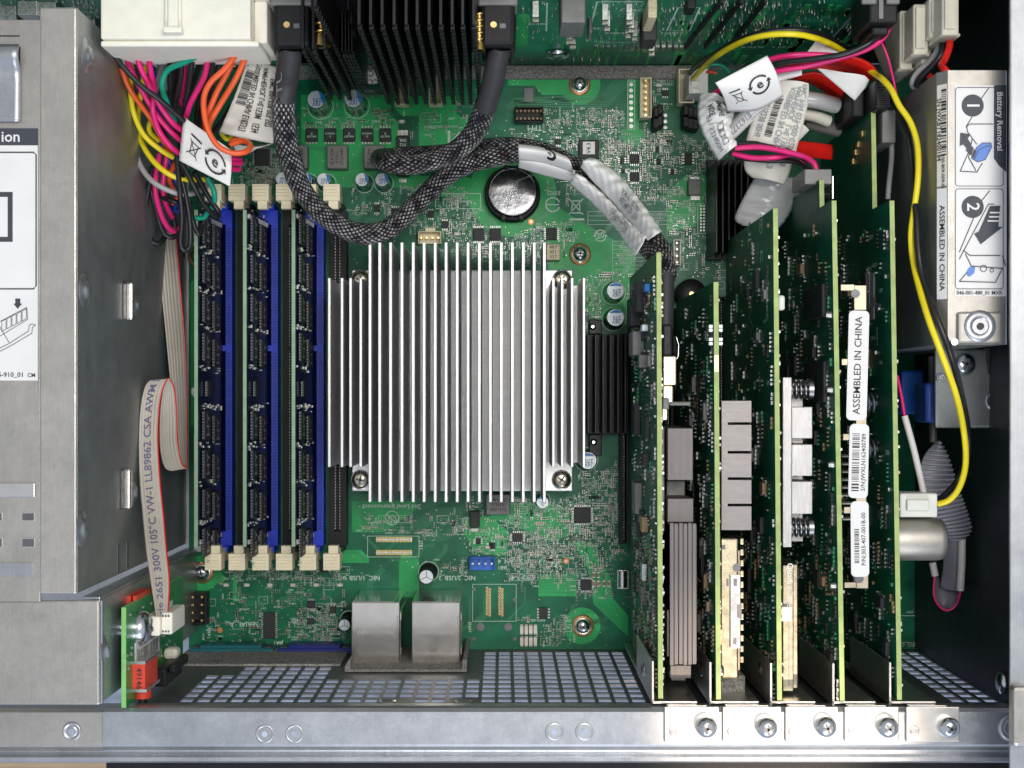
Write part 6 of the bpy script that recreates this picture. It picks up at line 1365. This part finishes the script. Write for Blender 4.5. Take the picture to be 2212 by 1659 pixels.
# milky white plugs at the top right
MX = thing('molex_plugs', 'stepped milky white power plugs with red, black and grey wires, top right', 'plug', P(2005, 80, 5))
for u0, v0, u1, v1, z in ((1944, 22, 1972, 150, 5.2), (1973, 8, 2006, 118, 5.8), (1990, 95, 2014, 138, 5.5), (2007, -6, 2034, 82, 6.0), (2035, -20, 2072, 76, 6.5)):
    b = MB('milky'); b.pb(u0, v0, u1, v1, z-1.0, z); b.pb(u0-4, v1-6, u1+4, v1+3, z-1.05, z-.06); root = b.build('plug_shell', MX, bevel=.04); b = MB('milky'); b.pb(u0+6, v0+6, u1-6, v1-14, z+.001, z+.05); b.build('plug_rib', root, bevel=.02)
for m, pts in (('w_red', [(2052, 82, 6.1), (2050, 104, 6.2), (2040, 130, 6.3), (2034, 141, 6.4), (2045, 155, 6.6), (2055, 170, 6.4)]), ('w_red', [(1993, 135, 5.0), (2002, 155, 5.2), (2014, 175, 5.3)]), ('w_black', [(2036, 92, 6.0), (2033, 118, 6.1), (2012, 145, 6.0), (1990, 166, 5.8), (1980, 185, 5.6)]),
               ('w_grey', [(2030, 100, 5.8), (2012, 132, 5.7), (1985, 155, 5.6), (1972, 176, 5.5), (1976, 188, 5.3), (2000, 192, 5.2)])): wire(pts, m, MX, .062)
# slim lilac wires along the last card
LW = thing('sensor_cable', 'thin flat lilac and grey cable hugging the rightmost card', 'cable', P(1940, 500, 4))
wire([(1903, 88, 5.2), (1918, 125, 5.2), (1928, 165, 5.1), (1936, 205, 5.0), (1938, 240, 4.6)], 'w_pink', LW, .022); wire([(1925, 300, 4.6), (1926, 340, 4.6), (1920, 400, 4.7), (1918, 430, 4.7)], 'w_grey', LW, .05)
Sheet([(1905, 90, 5.1), (1920, 130, 5.1), (1936, 205, 4.9)], [(1885, 100, 4.8), (1905, 150, 4.8), (1928, 215, 4.7)], 0, 0, 10, 40).build('chip_grey', 'flat_cable', LW)
wire([(1938, 812, 5.2), (1947, 855, 5.3), (1954, 900, 5.4)], 'w_pink', LW, .03); wire([(1954, 898, 5.4), (1975, 975, 5.4), (1996, 1068, 5.4)], 'w_white', LW, .06)
# slate ribbon on the right
RB = thing('ribbon_cable', 'curled slate grey ribbon cable behind the metal can on the right', 'ribbon cable', P(2050, 1100, 3.5))
S = Sheet([(2026, 952, 4.2), (1996, 988, 4.3), (1988, 1040, 4.4), (2010, 1110, 4.2), (2055, 1170, 3.8)], [(2030, 952, 4.2), (2048, 985, 4.3), (2066, 1040, 4.3), (2092, 1115, 4.0), (2098, 1145, 3.9), (2082, 1166, 3.8)], .10, 0, 30, 41)
b = MB('ribbon_d')
for k in range(24):
    t = (k+.5)/24; b.tube([S(a_/10, t) for a_ in range(11)], .024, 6)
b.grid(lambda i, j: S(i, j, -.03), 8, 40); b.build('ribbon', RB)
Sheet([(2042, 1140, 3.6), (2036, 1225, 3.4), (2030, 1270, 3.2)], [(2080, 1164, 3.8), (2078, 1220, 3.8), (2075, 1278, 3.8)], .05, 0, 12, 42).build('ribbon_d', 'ribbon', RB)
wire([(2078, 1165, 3.85), (2077, 1220, 3.85), (2074, 1276, 3.85)], 'w_white', RB, .075)
wire([(2014, 1215, 3.6), (2020, 1244, 3.6)], 'w_white', RB, .07)
wire([(2019, 1246, 3.6), (2017, 1285, 3.6), (2030, 1310, 3.6), (2048, 1318, 3.6), (2066, 1305, 3.7), (2075, 1278, 3.85)], 'w_pink', RB, .022)
Sheet([(2019, 1246, 3.55), (2017, 1285, 3.55), (2030, 1310, 3.55), (2048, 1317, 3.55)], [(2074, 1262, 3.0), (2074, 1280, 3.4), (2066, 1303, 3.6), (2050, 1317, 3.55)], -.3, 0, 12, 43).build('ribbon_d', 'ribbon', RB)
BLK = thing('blue_latch', 'blue plastic pull latch on a grey rod below the battery box', 'latch', P(2014, 870, 3.6))
b = MB('blue_tab'); b.pb(2001, 826, 2029, 914, 3.4, 4.2); b.build('grip', BLK, bevel=.08, seg=3)
b = MB('chip_grey'); c = P(2013, 770, 3.8); e_ = P(2016, 955, 3.8); b.cyl(c, e_, .07, n=12); b.build('rod', BLK)
b = MB('blue_conn'); b.pb(1948, 800, 1996, 895, 1.6, 2.6); tag(b.build('blue_plug', bevel=.05), 'dark blue plug in the shadow between the last card and the blue latch', 'plug')

# ================================================================= battery box, right
BB = thing('battery_box', 'steel battery box with removal instructions label on the right', 'battery box', P(2105, 450, 0))
ZB = 6.8; a, c = P(2047, 744, ZB), P(2178, 152, ZB); xl = P(2024, 0, 6.65).x
b = MB('steel_side')
vs = [(xl, .6), (c.x, .6), (c.x, ZB-.05), (c.x-.05, ZB), (a.x, ZB), (xl, 6.62)]
b.extr([(x, a.y, z) for x, z in vs], (0, c.y-a.y, 0)); 
body = b.build('case', BB, bevel=.02)
b = MB('steel_warm'); b.box(a.x, a.y+.002, c.x-.06, c.y-.002, ZB+.001, ZB+.012); b.extr([(xl+.0, a.y+.01, 6.632), (a.x, a.y+.01, ZB+.012), (a.x, a.y+.01, ZB+.002), (xl, a.y+.01, 6.622)], (0, c.y-a.y-.02, 0)); b.build('case_cover', BB)
b = MB('steel_warm'); b.pb(2070, 673, 2166, 742, ZB+.013, ZB+.12); root = b.build('bracket_plate', BB, bevel=.04); cc = P(2117, 705, ZB+.12)
MB('steel').lathe(cc, [(.27, 0), (.26, .025), (.15, .03), (.13, .01)], n=28).build('washer', root); MB('ink').cyl(cc+Vector((0, 0, .02)), cc+Vector((0, 0, .036)), .06, n=16).build('hole', root)
b = MB('steel_bright'); b.cyl(P(2058, 739, ZB), P(2058, 739, ZB)+Vector((0, 0, .1)), .06, n=12); b.build('rivet', root)
b = MB('label'); z = ZB+.014; b.pb(2062, 184, 2174, 640, z, z+.006); o = []
def at(u, v): p = P(u, v, z+.01); return (p.x, p.y)
def A(px): return L(px, z)
def ln(out, pts, w, mat='ink_grey'): d_line(out, [at(*p) for p in pts], A(w), mat)
rct(o, 2147, 184, 2174, 342, 'ink_grey'); d_poly(o, [at(2147, 342), at(2174, 342), at(2174, 372), at(2158, 358)], 'ink_grey')
x, y = at(2160, 262); d_txt(o, 'Battery Removal', x, y, A(19), -90, 'label', 1.0)
for v0, v1 in ((189, 402), (408, 624)): (x0, y1), (x1, y0) = at(2064, v0), at(2167, v1); d_frame(o, x0, y0, x1, y1, A(1.5), 'ink_grey', A(6))
for n_, v in (('1', 228), ('2', 447)): x, y = at(2101, v); d_disc(o, x, y, A(24), 'ink_grey', 32); d_txt(o, n_, x, y, A(38), -90, 'label')
for pts in (((2136, 190), (2118, 215)), ((2100, 252), (2088, 272), (2090, 285), (2110, 312)), ((2086, 275), (2095, 268), (2146, 268)), ((2074, 370), (2096, 320)), ((2074, 370), (2110, 372), (2122, 352)), ((2138, 412), (2120, 434)), ((2103, 471), (2072, 545)), ((2147, 441), (2135, 441), (2072, 560)), ((2100, 300), (2092, 340), (2108, 369)),
            ((2080, 540), (2095, 552), (2160, 552)), ((2072, 608), (2100, 575), (2165, 580), (2150, 610), (2072, 608)), ((2085, 548), (2098, 575)), ((2165, 552), (2172, 575))): ln(o, pts, 2.0, 'ink_grey')
d_poly(o, [at(2110, 318), at(2122, 309), at(2140, 309), at(2142, 318), at(2128, 345), at(2112, 350), at(2098, 342)], 'ink_blue'); ln(o, [(2104, 345), (2115, 322), (2138, 314)], 1.5)
ln(o, [(2110, 318), (2122, 309), (2140, 309), (2142, 318), (2128, 345), (2112, 350), (2098, 342), (2110, 318)], 1.5)
for t in (0, 1, 2): d_poly(o, [at(2092+t*6, 308+t*7), at(2097+t*6, 313+t*7), at(2084+t*6+8, 330+t*6), at(2080+t*6+6, 326+t*6)], 'ink_grey')
d_poly(o, [at(2074, 287), at(2096, 290), at(2090, 300), at(2098, 312), at(2092, 325), at(2080, 312), at(2073, 316)], 'ink_grey')
d_poly(o, [at(2138, 445), at(2160, 445), at(2156, 490), at(2166, 490), at(2118, 528), at(2104, 505), at(2114, 500)], 'ink_grey'); d_rect(o, *at(2138, 462), *at(2160, 456), 'label') if 0 else None
rct(o, 2138, 458, 2160, 461, 'label'); rct(o, 2136, 467, 2159, 470, 'label'); rct(o, 2133, 476, 2158, 479, 'label')
d_poly(o, [at(2090, 582), at(2096, 576), at(2106, 577), at(2104, 590), at(2094, 598), at(2088, 594)], 'ink_blue'); d_arc(o, *at(2124, 580), A(7), A(1.5), 0, 360, 'ink_grey'); d_arc(o, *at(2142, 584), A(4), A(1.5), 0, 360, 'ink_grey')
x, y = at(2115, 633); d_txt(o, '046-001-480_01 MXR', x, y, A(11.5), 0, 'ink', .95)
b.map2(o, lambda x, y: (x, y, z+.010), .0004); b.build('instruction_label', BB)
# strips on the chamfer
s0 = Vector((xl, 0, 6.632)); s1 = Vector((a.x, 0, ZB+.012)); e = (s1-s0).normalized(); nn = Vector((-e.z, 0, e.x)); W_ = (s1-s0).length
for nm, v0, v1, fn_, m in (('serial_label', 182, 402, lambda d, w, h: (d_bar(d, w*.45, h*.30, w*.95, h*.98, vert=True, seed=9), d_txt(d, 'SN JWXBT182400184', w*.22, h*.56, .115, -90), d_txt(d, '100-809-009-01', w*.6, h*.14, .09, -90)), 'label2'), ('assembled_label', 406, 646, lambda d, w, h: d_txt(d, 'ASSEMBLED IN CHINA', w*.5, h*.46, .145, -90), 'label')):
    y1 = P(0, v0, 6.75).y; y0 = P(0, v1, 6.75).y; d = []; fn_(d, W_-.02, y1-y0)
    f = lambda x, y: s0+e*(x+.01)+nn*.012+Vector((0, y0+y, 0))
    g = MB(m); g.add([s0+e*.01+nn*.006+Vector((0, y0, 0)), s0+e*(W_-.01)+nn*.006+Vector((0, y0, 0)), s0+e*(W_-.01)+nn*.006+Vector((0, y1, 0)), s0+e*.01+nn*.006+Vector((0, y1, 0))], [(0, 1, 2, 3)]); g.map2(d, f); g.build(nm, BB)

# ================================================================= small switch board, lower left
SB = thing('switch_board', 'small bright green upright board with red switch and white plug in the lower left corner', 'circuit board', (-6.45, -4.4, 2.4))
X = -6.40; p = P(268, 1312, 6.4); y1 = P(0, 1312, 6.4).y; y0 = P(0, 1529, 6.4).y
b = MB('pcb_small'); b.extr([(X-.08, y0, 2.2), (X-.08, y1, 2.2), (X-.08, y1, 6.4), (X-.08, y0, 6.4)], (.08, 0, 0), rim='pcb_edge_small'); b.build('circuit_board', SB, bevel=.006)
def yv(v, z): return P(0, v, z).y
phillips('board_screw', (X, yv(1355, 5.6), 5.6), .30, 'screw', (1, 0, 0), h=.22, label='large cross head screw on the small green board beside the white plug', category='screw')
MB('screw').cyl((X-.3, yv(1355, 5.8), 5.8), (X-.08, yv(1355, 5.8), 5.8), .2, n=20).build('standoff', SB)
zt = 5.3; a, c = P(305, 1374, zt), P(345, 1332, zt); b = MB('cream'); b.box(max(X+.01, a.x-.2), a.y, c.x, c.y, 4.6, zt); b.box(c.x+.001, P(0, 1373, zt).y, P(369, 0, zt).x, P(0, 1325, zt).y, 4.2, zt-.1); root = b.build('cable_plug', SB, bevel=.03)
b = MB('screw_dark')
for k in range(3): b.pb(350+k*6, 1328, 354+k*6, 1333, zt-.099, zt-.094); b.pb(350+k*6, 1362, 354+k*6, 1366, zt-.099, zt-.094)
b.build('cell_grille', root)
d = []; 
fn = lambda x, y: (X+.012, y, x)
b = MB('label'); yc = yv(1400, 5.1); b.obox((X+.005, yc, 5.0), (.004, 0, 0), (0, .22, 0), (0, 0, .85)); d_bar(d, 4.25, yc-.18, 5.75, yc+.06, vert=False, seed=10); 
vs, fs = glyphs('CS1S1824000036'); d.append(('ink', [(5.0-v.x*.17, yc+.14+v.y*.12) for v in vs], fs)); b.map2(d, fn); b.build('serial_label', SB)
MB('led').obox((X+.14, yv(1408, 3.6), 3.7), (.14, 0, 0), (0, .11, 0), (0, 0, .16)).build('indicator_lamp', SB, bevel=.08)
b = MB('solder'); rr = random.Random(2)
for k in range(50): y = rr.uniform(y0+.1, y1-.1); zq = rr.uniform(2.8, 6.3); b.obox((X+.008, y, zq), (.01, 0, 0), (0, .02, 0), (0, 0, .03))
o = b.build('small_components', SB); o['kind'] = 'stuff'
b = MB('silk'); b.obox((X+.006, yv(1312, 4.5)-.16, 4.1), (.003, 0, 0), (0, .10, 0), (0, 0, 1.0)); b.build('silkscreen_marking', SB)
zt = 6.0; a, c = P(282, 1491, zt), P(313, 1432, zt); b = MB('red_pl'); b.box(a.x, a.y, c.x, c.y, 5.1, zt); yy = P(0, 1516, zt).y; xc = P(308, 0, 5.65).x; b.cyl((xc, a.y+.02, 5.65), (xc, yy, 5.65), .15, n=24)
sw_ = b.build('toggle_switch', SB, bevel=.02)
b = MB('steel_bright'); b.box(a.x-.04, a.y-.03, c.x+.04, a.y+.02, 5.1, zt+.03); b.box(a.x-.01, c.y-.02, c.x+.01, c.y+.03, 5.0, zt+.02); b.build('switch_frame', sw_)
d = []; cc = P(300, 1466, zt); d_txt(d, '49146', cc.x, cc.y, .135, -90, 'ink', 1.1); MB('ink').map2(d, lambda x, y: (x, y, zt+.004)).build('marking', sw_)
MB('black').cyl((xc, yy-.12, 5.65), (xc, yy, 5.65), .08, n=16).build('switch_stem', sw_)
a, c = P(333, 1484, 4.9), P(370, 1446, 4.9); b = MB('black'); b.box(a.x, a.y, c.x-.1, c.y, 3.6, 4.9); b.box(c.x-.099, a.y+.2, c.x+.02, c.y+.05, 3.6, 4.7); b.build('audio_jack', SB, bevel=.03)
for k in range(2): p = P(274+k*13, 1302, 5.6); MB('red_pl').box(p.x, p.y-.1, p.x+.07, p.y+.12, 4.6, 5.6).build('red_pin', SB)
# ================================================================= grey ribbon cable on the left
RC = thing('ribbon_cable', 'beige ribbon cable with red edge and printed text, folded along the left wall', 'ribbon cable', P(370, 900, 2))
def ribbon(Le, Re, n=40, ncore=6, red=None, txt=None, name='ribbon', bulge=0):
    S = Sheet(Le, Re, bulge, 0, n, 1); b = MB('ribbon')
    def fn(a, t): p = S(a, t); return p+Vector((0, 0, .022*abs(math.sin(pi*a*ncore))))
    b.grid(fn, ncore*6, n*2); o = b.build(name, RC, solid=.01)
    if red is not None: MB('w_red').tube([S(red, i/60)+Vector((0, 0, .008)) for i in range(61)], .018, 6).build('red_edge', o)
    if txt:
        d = []; txt(d, S.w, S.len); MB('ink').map2(d, lambda x, y: S(x/S.w, 1-y/S.len, .034)).build('printed_text', o)
    return S
ribbon([(338, 490, 1.6), (343, 548, 1.7), (350, 640, 1.8), (360, 740, 1.9), (370, 850, 1.9), (376, 930, 1.9), (386, 1004, 1.8)], [(378, 490, 1.1), (383, 548, 1.2), (391, 640, 1.3), (399, 740, 1.35), (403, 850, 1.4), (404, 930, 1.4), (404, 1010, 1.4)], red=1.0, bulge=.03)
ribbon([(362, 818, 3.0), (352, 845, 2.9), (345, 900, 2.7), (346, 970, 2.4), (356, 1010, 2.2), (372, 1017, 2.1)], [(366, 818, 3.0), (376, 840, 2.8), (381, 890, 2.5), (383, 950, 2.2), (392, 1000, 2.0), (404, 1012, 1.9)], red=1.0, bulge=.06)
def tx(d, w, h):
    d_txt(d, 'Style 2651 300V 105\u00b0C VW-1 LL89862 CSA AWM I/II', w*.50, h*.50, .20, 90, 'ink_violet', 1.16)
ribbon([(324, 822, 3.4), (313, 836, 3.5), (304, 880, 3.6), (300, 950, 3.7), (302, 1040, 3.9), (309, 1120, 4.2), (316, 1190, 4.6), (326, 1260, 4.9), (337, 1330, 5.2)],
       [(362, 818, 3.1), (352, 838, 3.2), (344, 880, 3.3), (341, 950, 3.5), (346, 1040, 3.8), (354, 1120, 4.1), (360, 1190, 4.5), (366, 1260, 4.8), (362, 1330, 5.1)], red=.99, txt=tx, bulge=.04, n=60)
# ---------------------------------------------------------------- tidy
for o in bpy.data.objects:
    if '_w' in o: del o['_w']
